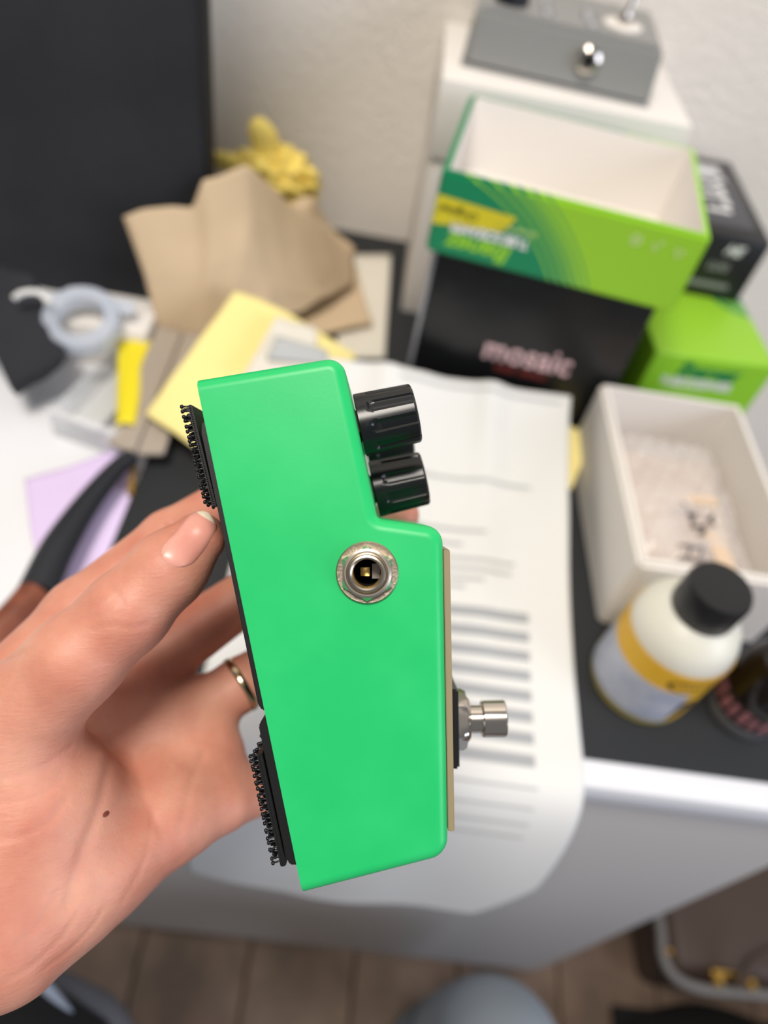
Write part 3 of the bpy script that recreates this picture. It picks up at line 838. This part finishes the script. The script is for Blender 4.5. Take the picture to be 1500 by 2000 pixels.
# second green box, lower right, closed
gb = tag(empty('carton', (.262, .53, .0026), math.radians(4)), 'closed lime green carton with white letters, behind the white tray', 'carton')
M_lid = print_mat('lime_lid_print', (0, 1), .060, .030, [.030, .033, .036, .039, .044], DG, LG)
bm = box_bm(-.049, .049, -.076, .068, 0, .078, .0012, 1)
gob = from_bm('carton_body', bm, [M_lime, M_lid], gb)
for p in gob.data.polygons:
    if p.normal.z > .9: p.material_index = 1
text('brand_word', 'Ibanez', .0190, M_dgreen, gb, frame((-.002, -.0762, .065), (1, 0, 0), (0, 0, 1)), .2, .0006, .0001, .95, 1.05)
text('product_words', 'TUBE SCREAMER', .0100, M_wtext, gb, frame((-.006, -.0762, .053), (1, 0, 0), (0, 0, 1)), .05, .0006, .0001, .9, .85)
text('small_words', 'OVERDRIVE PRO', .0040, M_palegreen, gb, frame((-.010, -.0762, .044), (1, 0, 0), (0, 0, 1)), 0, .0001, .0001)

# black box lying on it
bb = tag(empty('carton', (.262, .612, .0806), math.radians(-1)), 'black carton with white lettering on top of the lime green carton', 'carton')
box('carton_body', (-.046, .043, -.072, .074, 0, .0545), M_blackbox, bb, .003)
box('lid_panel', (-.030, .033, -.055, .062, .0540, .0549), M_greybox, bb, .0004)
for i in range(6):
    box('lid_print', (-.010, .024, .034 + i * .0036, .0362 + i * .0036, .0548, .0551), M_wtext, bb)
for (x0, x1, y0, y1) in ((-.006, .020, -.010, -.006), (-.006, .020, .012, .016), (-.006, -.002, -.010, .016), (.014, .020, -.022, .030), (-.008, .026, .026, .030), (.002, .016, .002, .005), (-.002, .018, -.034, -.028)):
    box('lid_print', (x0, x1, y0, y1, .0548, .0551), M_wtext, bb)
text('front_words', 'HE', .0105, M_wtext, bb, frame((.0165, -.0722, .043), (1, 0, 0), (0, 0, 1)), .35, .0004, .0001)
text('front_words', 'LLIG', .0085, mat('grey_print', (150, 150, 150), .6), bb, frame((.011, -.0722, .0285), (1, 0, 0), (0, 0, 1)), .2, .0002, .0001)
from_bm('front_bar', box_bm(-.020, .028, -.0723, -.0719, .010, .0145, .0001), mat('pale_bar_print', (128, 130, 126), .6), bb)

# white tray with bubble wrap
tr = tag(empty('box_tray', (.1775, .2535, .0026), math.radians(1)), 'open white card tray holding a bubble-wrapped parcel', 'box')
open_box(tr, .1075, .164, .067, .0055, [M_white] * 5, .002)
bw = tag(empty('bubble_wrap_parcel', (.231, .335, .0049)), 'clear bubble-wrapped parcel with tape and ink marks inside the white tray', 'parcel')
nx_, ny_ = 76, 120
vs = []; fs = []
for j in range(ny_ + 1):
    for i in range(nx_ + 1):
        u, v = i / nx_ * 2 - 1, j / ny_ * 2 - 1
        x, y = u * .046, v * .074
        env = (1 - abs(u) ** 4) * (1 - abs(v) ** 4)
        z = .004 + env ** .4 * (.044 + .010 * nz(x * 22, y * 22, 1) + .004 * nz(x * 50, y * 50, 4))
        gx, gy = x / .0125, y / .0110
        gx += .5 * (int(math.floor(gy)) % 2); fx, fy = gx - math.floor(gx) - .5, (gy - math.floor(gy)) - .5
        z += .0020 * max(0, 1 - (fx * fx + fy * fy) * 4.6) ** 1.3 * env ** .5
        vs.append((x, y, z))
for j in range(ny_):
    for i in range(nx_):
        a = j * (nx_ + 1) + i; fs.append((a, a + 1, a + nx_ + 2, a + nx_ + 1))
wr = pyd('bubble_sheet', vs, fs, M_bubble, bw, 80)
box('wrapped_board', (-.040, .040, -.066, .058, .0005, .026), mat('wrapped_card', (224, 206, 192), .7, vary=(40, (206, 180, 158), .4, .6)), bw, .003)
def wrap_z(x, y): return .036 + .004 * nz(x * 45, y * 45, 1)
def strip(name, x, y, w_, h_2, ang, m, parent, z=None, thick=.0004):
    zz = z if z is not None else wrap_z(x, y)
    o = box(name, (-w_ / 2, w_ / 2, -h_2 / 2, h_2 / 2, 0, thick), m, parent)
    o.location = (x, y, zz); o.rotation_euler = (0, 0, ang); return o
strip('tape_piece', .006, -.004, .030, .007, .05, M_kraft, bw, .0475)
strip('tape_piece', .0145, -.047, .011, .034, .08, M_kraft, bw, .0455)
M_pen = mat('black_pen', (40, 38, 42), .6)
for (x, y, l, a) in ((-.004, -.016, .012, 1.9), (-.001, -.023, .010, 1.1), (.001, -.030, .010, .2), (.003, -.034, .007, .9), (.012, -.020, .008, .9), (.0115, -.024, .006, 2.0)):
    strip('pen_stroke', x, y, l, .0024, a, M_pen, bw, .0490, .0003)
for (x, y, l, a) in ((-.010, -.046, .010, .2), (-.008, -.050, .009, 1.2), (-.012, -.056, .010, 0), (-.002, -.046, .009, .3), (-.001, -.051, .009, 1.2), (-.004, -.057, .009, .1)):
    strip('pen_stroke', x, y, l, .0018, a, mat('grey_pen', (110, 108, 112), .6) if 'grey_pen' not in MATS else MATS['grey_pen'], bw, .0470, .0003)

# white bottle
bt = tag(empty('bottle', (.1985, .2165, .0026)), 'milky plastic bottle with black cap, yellow and blue-grey label', 'bottle')
RB = .0300
lathe('bottle_body', [(.024, 0), (.028, .0012), (RB, .004), (RB, .062), (.0290, .068), (.0262, .0750), (.0205, .0805), (.0155, .084), (.0150, .092), (0, .092)], M_bottle, bt, n=64)
lathe('bottle_base_tint', [(.0285, .0008), (RB + .0002, .004), (RB + .0002, .009), (RB, .0092)], mat('yellow_tint', (206, 186, 92), .4), bt, n=64, caps=False)
lathe('cap', [(.0168, .0835), (.0172, .084), (.0172, .102), (.0160, .1045), (.012, .1048), (0, .1044)], M_capb, bt, n=80, rfun=lambda i, h, a, r: r * (1 - .014 * (math.cos(40 * a) > .2)) if 0 < i < 3 else r)
def band(name, z0, z1, a0, a1, r, m, parent, n=40, slope=0.0):
    vs, fs = [], []
    for i in range(n + 1):
        a = a0 + (a1 - a0) * i / n
        for z in (z0 + slope * i / n, z1):
            for rr in (r, r + .0003): vs.append((rr * math.cos(a), rr * math.sin(a), z))
    for i in range(n):
        b = 4 * i
        fs += [(b + 1, b + 5, b + 7, b + 3), (b, b + 2, b + 6, b + 4), (b, b + 4, b + 5, b + 1), (b + 2, b + 3, b + 7, b + 6)]
    return pyd(name, vs, fs, m, parent, 60)
rad = math.radians
yl = band('label', .0095, .0625, rad(-240), rad(60), RB + .0003, M_ylabel, bt, 80)
band('label_panel', .0098, .0445, rad(-205), rad(-78), RB + .0008, M_blabel, yl)
mat('brown_ink', (96, 62, 12), .6)
vs = []; fs = []
for q in range(61):                                   # unreadable script
    th = rad(-68) + (q / 60 - .5) * .030 / RB; z = .0520 + .0022 * math.sin(q * .95) * (.6 + .4 * math.sin(q * .31)) - (q / 60 - .5) * .003
    for dz in (-.0005, .0005): vs.append(((RB + .0011) * math.cos(th), (RB + .0011) * math.sin(th), z + dz))
for q in range(60): fs.append((2 * q, 2 * q + 2, 2 * q + 3, 2 * q + 1))
pyd('brand_script', vs, fs, MATS['brown_ink'], yl, None)
vs = []; fs = []
for q in range(28):
    a = 2 * math.pi * q / 28
    for s in (1, .88):
        th = rad(-68) + .0215 * s * math.cos(a) / RB; vs.append(((RB + .0011) * math.cos(th), (RB + .0011) * math.sin(th), .0520 + .0066 * s * math.sin(a)))
for q in range(28):
    a, b = 2 * q, 2 * ((q + 1) % 28); fs.append((a, b, b + 1, a + 1))
pyd('brand_oval', vs, fs, MATS['brown_ink'], yl, None)
band('label_wedge', .012, .034, rad(-78), rad(-60), RB + .0008, mat('dark_wedge', (60, 58, 60), .5), yl, slope=.018)

# dark small bottle
dbt = tag(empty('bottle', (.2615, .2060, .0026)), 'small dark bottle with pink label at the right edge of the mat', 'bottle')
lathe('glass_base', [(.018, 0), (.0205, .001), (.0212, .003), (.0212, .011), (.0205, .012)], M_glass, dbt, n=48)
lathe('bottle_body', [(.0205, .012), (.0210, .014), (.0210, .050), (.017, .060), (.010, .064), (.0095, .066)], M_amber, dbt, n=48)
band('label', .014, .030, rad(-230), rad(40), .0213, mat('dark_label', (40, 30, 32), .5), dbt, 60)
for i in range(15):
    a = rad(-215 + i * 16.5); band('label_letter', .0165, .0265 + .001 * (i % 3), a, a + rad(8.5 + 2 * (i % 2)), .0217, M_pinklab, dbt, 4)
lathe('cap', [(.0130, .064), (.0133, .065), (.0133, .088), (.011, .090), (0, .090)], M_capb, dbt, n=40)
lathe('cap_badge', [(.0018, .0), (.0018, .001), (0, .0012)], M_gold, dbt, ((-.004, -.0208, .040), (-.2, -1, 0)), 16)

# ------------------------------------------------------------------ instruction sheet draped over the desk edge
PROF = [(.414, .054), (.395, .045), (.360, .034), (.320, .024), (.275, .0135), (.225, .0075), (.180, .0060), (.158, .0058), (.1450, .0040), (.1335, -.006), (.124, -.028), (.116, -.065), (.111, -.11), (.109, -.164)]
PP = catmull([(0, y, z) for y, z in PROF], 120)
PL = np.r_[0, np.cumsum([np.linalg.norm(PP[i + 1] - PP[i]) for i in range(120)])]
def sheet(u, s, lift=0.0):
    """u: metres across (X), s: metres down the sheet."""
    p = np.array([np.interp(s, PL, [q[1] for q in PP]), np.interp(s, PL, [q[2] for q in PP])])
    e = .001; p2 = np.array([np.interp(s + e, PL, [q[1] for q in PP]), np.interp(s + e, PL, [q[2] for q in PP])])
    t = (p2 - p) / (np.linalg.norm(p2 - p) + 1e-12)
    if np.linalg.norm(t) < .5: t = np.array([0, -1.])
    nrm = np.array([t[1], -t[0]]); 
    if nrm[1] < -.2 or (abs(nrm[1]) <= .2 and nrm[0] > 0): nrm = -nrm
    w = 0.0
    for c, a, wd in ((.098, .0075, .011), (.020, .005, .010), (.062, -.003, .012)):
        w += a * math.exp(-((u - c) / wd) ** 2)
    w *= max(0, 1 - s / .22)
    w += .0022 * math.sin(u * 46 + s * 8) * max(0, min(1, 1 - (s - .1) / .15))
    if s > .3: w += (.0016 * math.sin(u * 30 + 1.0) + .0008 * math.sin(u * 75 + s * 10)) * min(1, (s - .3) / .1)
    dx = 0.0
    return (u + dx * (1 if u > .05 else .2), p[0] + nrm[0] * (w + lift), p[1] + nrm[1] * (w + lift) )
U0, U1, SL = -.060, .157, float(PL[-1])
nu_, nv_ = 70, 130
vs = []; fs = []
for j in range(nv_ + 1):
    for i in range(nu_ + 1):
        u = U0 + (U1 - U0) * i / nu_; smax = SL - .004
        # cut bottom corner
        cutc = max(0, (u - (U1 - .024)) / .024)
        smax -= .072 * cutc ** 1.2 + .02 * max(0, (.02 - u) / .08)
        vs.append(sheet(u, smax * j / nv_))
for j in range(nv_):
    for i in range(nu_):
        a = j * (nu_ + 1) + i; fs.append((a, a + 1, a + nu_ + 2, a + nu_ + 1))
ins = tag(pyd('instruction_sheet', vs, fs, M_paper, None, 80), 'long white printed instruction sheet draped over the desk edge behind the pedal', 'paper')
md = ins.modifiers.new('thickness', 'SOLIDIFY'); md.thickness = .0003; md.offset = 0
def bars(name, rects, m, lift=.0007):
    for u0, u1, s0, s1 in rects:
        n = max(2, int((u1 - u0) / .004)); vs, fs = [], []
        for i in range(n + 1):
            u = u0 + (u1 - u0) * i / n
            vs += [sheet(u, s0, lift), sheet(u, s1, lift)]
        for i in range(n): fs.append((2 * i, 2 * i + 2, 2 * i + 3, 2 * i + 1))
        pyd(name, vs, fs, m, ins, 80)
S_OF = lambda y: float(np.interp(-y, [-q[1] for q in PP[:80]], PL[:80]))
r = []
yb = .252
for i in range(8):
    s0 = S_OF(.2475) + i * .0128
    r.append((-.02, .1290, s0, s0 + .0066))
bars('printed_bar', r, M_ink)
r = []
for i in range(4):
    s0 = S_OF(.2475) + 8 * .0128 + .004 + i * .0115; r.append((-.02, .131, s0, s0 + .0012))
for y in (.340, ): r.append((.040, .130, S_OF(y), S_OF(y) + .0022))
for y, x1 in ((.409, .15), (.302, .10), (.292, .085), (.282, .12), (.275, .118), (.268, .10), (.262, .088)): r.append((.030, x1, S_OF(y), S_OF(y) + .0022))
bars('printed_line', r, M_ink2)
bars('column_rule', [(.104, .1052, S_OF(.2475), S_OF(.2475) + .145)], M_ink, .0009)

# ------------------------------------------------------------------ left half of the desk
bagb = tag(empty('paper_bag', (-.272, .523, .0)), 'large black matte carrier bag standing against the wall', 'bag')
bm = box_bm(-.170, .1395, -.016, .016, .0002, .46, .003, 2)
bmesh.ops.subdivide_edges(bm, edges=bm.edges[:], cuts=6, use_grid_fill=True)
for v in bm.verts:
    c = v.co
    if c.y < 0: c.y += .003 * nz(c.x * 14, c.z * 10, 2) - .005 * max(0, 1 - abs(c.z - .20) / .03) * max(0, (c.x + .1) / .25)
    if c.x > .1: c.x += .003 * nz(c.y * 20, c.z * 9, 5)
from_bm('bag_body', bm, M_blackcloth, bagb, 50)
box('side_gusset', (.1385, .1410, -.0145, .0145, .003, .46), mat('bag_side', (24, 24, 27), .8), bagb, .0008)

def lump(a, sc, seed):
    return lambda u, v, p: (0, -a * .4 * nz(p[0] * sc, p[1] * sc, seed), a * nz(p[0] * sc, p[1] * sc, seed + 3) + .3 * a * nz(p[0] * sc * 3, p[1] * sc * 3, seed))
cl = tag(empty('cleaning_cloth', (0, 0, 0)), 'beige suede cleaning cloth heaped in front of the black bag', 'cloth')
coons('upper_fold', [(-0.1585, 0.4496, 0.0220), (-0.1230, 0.4515, 0.0260), (-0.0856, 0.4647, 0.0300), (-0.0560, 0.4974, 0.0300)],
      [(-0.1847, 0.4780, 0.0917), (-0.1609, 0.4850, 0.1020), (-0.1373, 0.4920, 0.1060), (-0.1302, 0.4960, 0.1266), (-0.1038, 0.5150, 0.1340), (-0.0781, 0.5400, 0.0947), (-0.0446, 0.5650, 0.0669), (-0.0214, 0.5800, 0.0419)],
      [(-0.1585, 0.4496, 0.0220), (-0.1688, 0.4620, 0.0588), (-0.1847, 0.4780, 0.0917)],
      [(-0.0560, 0.4974, 0.0300), (-0.0363, 0.5258, 0.0300), (-0.0169, 0.5630, 0.0260), (-0.0214, 0.5800, 0.0419)], M_beige, cl, 44, 44, lump(.007, 22, 3), .0022)
coons('lower_fold', [(-0.0659, 0.4984, 0.0100), (-0.0474, 0.4906, 0.0100), (0.0048, 0.5247, 0.0100)], [(-0.0660, 0.5254, 0.0120), (-0.0396, 0.5625, 0.0140), (-0.0183, 0.6071, 0.0120)],
      [(-0.0659, 0.4984, 0.0100), (-0.0660, 0.5254, 0.0120)], [(0.0048, 0.5247, 0.0100), (-0.0064, 0.5594, 0.0120), (-0.0183, 0.6071, 0.0120)], M_beige, cl, 24, 20, lump(.002, 40, 8), .003)
coons('back_fold', [(-0.0790, 0.5600, 0.0757), (-0.0453, 0.5850, 0.0453), (-0.0203, 0.5950, 0.0189)], [(-0.0765, 0.5850, 0.0748), (-0.0613, 0.5900, 0.0797), (-0.0477, 0.6000, 0.0514), (-0.0218, 0.6050, 0.0305)],
      [(-0.0790, 0.5600, 0.0757), (-0.0765, 0.5850, 0.0748)], [(-0.0203, 0.5950, 0.0189), (-0.0218, 0.6050, 0.0305)], M_beige, cl, 24, 16, lump(.003, 60, 5), .002)

bm = bmesh.new(); bmesh.ops.create_icosphere(bm, subdivisions=5, radius=1)
ycx = Vector((-0.0998, 0.6180, 0.0741))
for v in bm.verts:
    d = v.co.normalized()
    r_ = .80 + .22 * nz(d.x * 2.0, d.y * 2.0, d.z * 2.0 + 9) + .34 * (1 - abs(2 * nz(d.x * 3.1 + 4, d.y * 3.1, d.z * 3.1))) + .10 * (1 - abs(2 * nz(d.x * 8, d.y * 8 + 3, d.z * 8)))
    r_ += .85 * max(0, d.dot(Vector((-.22, .0, 1)).normalized()) - .95) / .05
    r_ += .6 * max(0, d.dot(Vector((-1, -.1, .30)).normalized()) - .95) / .05
    v.co = Vector((d.x * .036 * r_, d.y * .022 * r_, d.z * .026 * r_)) + ycx
yc = tag(from_bm('polishing_cloth', bm, M_yelcloth, None, 180), 'crumpled yellow gauze cloth tucked behind the beige cloth', 'cloth')

tag(coons('plain_sheet', [(-0.0212, 0.4764, 0.0040), (0.0199, 0.4875, 0.0040)], [(-0.0321, 0.6374, 0.0040), (0.0136, 0.6527, 0.0040)], [(-0.0212, 0.4764, 0.0040), (-0.0321, 0.6374, 0.0040)], [(0.0199, 0.4875, 0.0040), (0.0136, 0.6527, 0.0040)], M_cream, None, 10, 10, lump(.001, 20, 1), .0008), 'plain off-white sheet between the beige cloth and the tall box', 'paper')
tag(coons('yellow_envelope', [(-0.1391, 0.3516, 0.0300), (-0.1168, 0.3391, 0.0280), (-0.0936, 0.3253, 0.0260), (-0.0538, 0.3374, 0.0140)], [(-0.0996, 0.4528, 0.0680), (-0.0841, 0.4549, 0.0640), (-0.0664, 0.4529, 0.0600), (-0.0032, 0.4388, 0.0400)],
      [(-0.1391, 0.3516, 0.0300), (-0.1188, 0.4004, 0.0500), (-0.0996, 0.4528, 0.0680)], [(-0.0538, 0.3374, 0.0140), (-0.0333, 0.3894, 0.0220), (-0.0032, 0.4388, 0.0400)], M_yelpaper, None, 36, 36, lump(.0022, 26, 6), .0012), 'pale yellow envelope lying across the beige cloth', 'envelope')
rc = tag(coons('receipt', [(-0.0794, 0.3765, 0.0520), (-0.0270, 0.3837, 0.0480)], [(-0.0652, 0.4340, 0.0660), (-0.0362, 0.4398, 0.0580)], [(-0.0794, 0.3765, 0.0520), (-0.0652, 0.4340, 0.0660)], [(-0.0270, 0.3837, 0.0480), (-0.0362, 0.4398, 0.0580)], M_cream, None, 16, 16, lump(.0015, 30, 2), .0005), 'small cream slip on the yellow envelope behind the pedal top', 'paper')
coons('slip_print', [(-0.0652, 0.3940, 0.0590), (-0.0230, 0.4053, 0.0535)], [(-0.0618, 0.4148, 0.0640), (-0.0249, 0.4183, 0.0560)], [(-0.0652, 0.3940, 0.0590), (-0.0618, 0.4148, 0.0640)], [(-0.0230, 0.4053, 0.0535), (-0.0249, 0.4183, 0.0560)], M_ink2, rc, 10, 6, None, .0003)
tag(coons('sticky_note', [(0.1553, 0.3566, 0.0120), (0.1682, 0.3618, 0.0120)], [(0.1592, 0.4287, 0.0180), (0.1836, 0.4084, 0.0260)], [(0.1553, 0.3566, 0.0120), (0.1592, 0.4287, 0.0180)], [(0.1682, 0.3618, 0.0120), (0.1836, 0.4084, 0.0260)], M_yelpaper, None, 8, 8, None, .0006), 'corner of a pale yellow note under the right of the instruction sheet', 'paper')

st = tag(empty('ribbed_strap', (0, 0, 0)), 'two grey ribbed felt strips side by side left of the yellow envelope', 'strap')
coons('felt_strip', [(-0.1570, 0.3266, 0.0200), (-0.1393, 0.3219, 0.0200)], [(-0.1570, 0.4443, 0.0300), (-0.1377, 0.4419, 0.0300)], [(-0.1570, 0.3266, 0.0200), (-0.1570, 0.4443, 0.0300)], [(-0.1393, 0.3219, 0.0200), (-0.1377, 0.4419, 0.0300)], M_ribbed, st, 10, 50, lambda u, v, p: (0, 0, .0006 * math.sin(v * 150)), .004)
coons('felt_strip', [(-0.1383, 0.3241, 0.0170), (-0.1216, 0.3278, 0.0170)], [(-0.1393, 0.4469, 0.0260), (-0.1239, 0.4486, 0.0260)], [(-0.1383, 0.3241, 0.0170), (-0.1393, 0.4469, 0.0260)], [(-0.1216, 0.3278, 0.0170), (-0.1239, 0.4486, 0.0260)], M_ribbed, st, 10, 50, lambda u, v, p: (0, 0, .0006 * math.sin(v * 150)), .004)

tl = tag(empty('hand_tool', (0, 0, 0)), 'black curved tool handle with reddish wooden end, left of the hand', 'tool')
tube('grip', [(-0.1409, 0.3216, 0.0170), (-0.1468, 0.3084, 0.0180), (-0.1538, 0.2754, 0.0200), (-0.1578, 0.2386, 0.0220), (-0.1580, 0.2061, 0.0220)], [.0055, .0062, .0078, .0098, .0105], M_toolblk, tl, 20, 40)
tube('wooden_end', [(-0.1580, 0.2061, 0.0220), (-0.1631, 0.1896, 0.0220), (-0.1750, 0.1615, 0.0220)], [.0100, .0096, .008], M_wood, tl, 20, 20)
tube('brass_pin', [(-0.1439, 0.3316, 0.0060), (-0.1363, 0.2986, 0.0060)], [.0022, .0022], mat('ochre_pin', (150, 116, 50), .4), tl, 10, 10)

tag(coons('lilac_paper', [(-0.1587, 0.2115, 0.0016), (-0.1225, 0.2361, 0.0016)], [(-0.2069, 0.3009, 0.0016), (-0.1841, 0.3149, 0.0040), (-0.1479, 0.3504, 0.0016)], [(-0.1587, 0.2115, 0.0016), (-0.1866, 0.2594, 0.0020), (-0.2069, 0.3009, 0.0016)], [(-0.1225, 0.2361, 0.0016), (-0.1479, 0.3504, 0.0016)], M_lilac, None, 24, 24, lump(.0012, 30, 4), .0004), 'pale lilac paper on the white desk under the black tool', 'paper')

# clear case, yellow card and tape ring
cc = tag(empty('clear_case', (-.170, .375, .0008), math.radians(-14)), 'clear plastic case on the white desk beside the yellow card', 'case')
def slab(n, e, m, bev=.0006): return box(n, e, m, cc, bev)
slab('case_wall', (-.026, -.0245, -.038, .042, 0, .022), M_clear); slab('case_wall', (.0245, .026, -.038, .042, 0, .022), M_clear)
slab('case_wall', (-.0245, .0245, -.038, -.0365, 0, .022), M_clear); slab('case_wall', (-.0245, .0245, .0405, .042, 0, .022), M_clear)
slab('case_floor', (-.0245, .0245, -.0365, .0405, 0, .0014), M_clear); slab('case_rim', (-.0265, .0265, -.0385, -.033, .0215, .0235), M_clear)
slab('case_insert', (-.018, .004, -.030, .036, .0016, .010), mat('grey_insert', (206, 208, 208), .5))
yk = tag(empty('yellow_card', (0, 0, 0)), 'bright yellow card between the clear case and the grey strips', 'card')
coons('card_face', [(-0.1561, 0.3407, 0.0240), (-0.1452, 0.3432, 0.0240)], [(-0.1816, 0.4247, 0.0260), (-0.1562, 0.4318, 0.0260)], [(-0.1561, 0.3407, 0.0240), (-0.1816, 0.4247, 0.0260)], [(-0.1452, 0.3432, 0.0240), (-0.1562, 0.4318, 0.0260)], M_yellow, yk, 12, 16, lambda u, v, p: (0, 0, .003 * math.sin(u * 3.1)), .0012)
tp = tag(empty('tape_roll', (-.2015, .4170, .046)), 'translucent bluish tape ring leaning before the black bag', 'tape roll')
rot = Matrix.Rotation(math.radians(18), 4, 'X')
tr_ = lathe('tape_ring', [(.0165, -.007), (.0255, -.007), (.0262, -.006), (.0262, .006), (.0255, .007), (.0165, .007), (.0158, .006), (.0158, -.006), (.0165, -.007)], M_tape, tp, n=64, caps=False)
tr_.data.transform(rot)
lf = box('tape_tail', (.004, .030, .016, .0275, -.006, -.0052), M_tape, tp); lf.data.transform(rot)
sup = tag(box('white_block', (-.232, -.160, .425, .470, .0004, .036), M_white, None, .002), 'small white card block under the tape ring', 'box')
bk = tag(empty('shoulder_strap', (0, 0, 0)), 'black fabric strap and pouch at the left edge of the desk', 'bag')
coons('strap_body', [(-0.2281, 0.3517, 0.0300), (-0.2095, 0.3723, 0.0340), (-0.2055, 0.3882, 0.0340)], [(-0.3060, 0.4197, 0.0600), (-0.2805, 0.4413, 0.0600), (-0.2421, 0.4400, 0.0580)], [(-0.2281, 0.3517, 0.0300), (-0.2471, 0.3749, 0.0400), (-0.3060, 0.4197, 0.0600)], [(-0.2055, 0.3882, 0.0340), (-0.2223, 0.4121, 0.0440), (-0.2421, 0.4400, 0.0580)], M_blackcloth, bk, 20, 24, lump(.003, 30, 11), .012)
tube('white_cord', [(-0.2411, 0.4070, 0.0640), (-0.2351, 0.4089, 0.0680), (-0.2259, 0.4118, 0.0680), (-0.2167, 0.4082, 0.0640)], [.0022, .0022], M_paper, bk, 10, 20)
# ------------------------------------------------------------------ floor, right
hb = tag(empty('handbag', (.62, .22, -.73)), 'brown leather handbag with grey piping and gold rivet on the floor', 'handbag')
bm = box_bm(-.115, .26, -.058, .16, .001, .125, .02, 4)
from_bm('bag_body', bm, M_leather, hb, 50)
def hl(p): return (p[0] - .62, p[1] - .22, p[2] + .73)
tube('piping', [hl(p) for p in ((0.4910, 0.2283, -0.6000), (0.4916, 0.2050, -0.6000), (0.4897, 0.1766, -0.6000), (0.5006, 0.1570, -0.6000), (0.5298, 0.1480, -0.6000), (0.5727, 0.1477, -0.6000), (0.6333, 0.1495, -0.6000))], [.0062, .0062], M_pipe, hb, 12, 50)
rv = hl((0.4950, 0.1822, -0.5920))
lathe('rivet', [(.0042, -.004), (.0042, .0), (.0034, .0012), (.0026, .0004), (.0, .0010)], M_gold, hb, (rv, (0, 0, 1)), 24)
for p, nm in (((0.5518, 0.1556, -0.5920), 'buckle'), ((0.5945, 0.1563, -0.5920), 'buckle')):
    c = hl(p); lathe(nm, [(.006, -.006), (.007, 0), (.005, .006), (.0, .007)], M_gold, hb, (c, (0, 0, 1)), 20)
c = hl((0.5693, 0.1648, -0.5980)); box('clasp_plate', (c[0] - .02, c[0] + .025, c[1] - .004, c[1] + .004, c[2] - .004, c[2] + .003), M_gold, hb, .001)
tube('bag_handle', [hl(p) for p in ((0.5754, 0.1538, -0.5900), (0.5902, 0.1770, -0.5700), (0.6230, 0.1937, -0.5500))], [.006, .006], M_leather, hb, 12, 20)
sl = tag(empty('slipper', (0, 0, 0)), 'black felt slipper on the floor in front of the handbag', 'slipper')
bm = bmesh.new(); bmesh.ops.create_uvsphere(bm, u_segments=32, v_segments=18, radius=1)
for v in bm.verts:
    c = v.co; w = 1 - .25 * max(0, -c.x)
    v.co = Vector((.592 + c.x * .135, .108 + c.y * .042 * w - .014 * c.x * c.x, -.728 + max(0, c.z) * (.040 - .012 * c.x) + .001))
from_bm('upper', bm, M_shoe, sl, 60)
box('sole', (.466, .722, .078, .136, -.7295, -.722), M_shoe, sl, .003)
nvy = tag(empty('folded_trousers', (0, 0, 0)), 'navy cloth edge at the bottom right corner', 'cloth')
bm = bmesh.new(); bmesh.ops.create_uvsphere(bm, u_segments=32, v_segments=18, radius=1)
for v in bm.verts:
    c = v.co; v.co = Vector((.66 + c.x * .26, .040 + c.y * .066 + .006 * nz(c.x * 4, c.y * 4, c.z * 4), -.615 + c.z * .045))
from_bm('cloth_fold', bm, M_navy, nvy, 180)
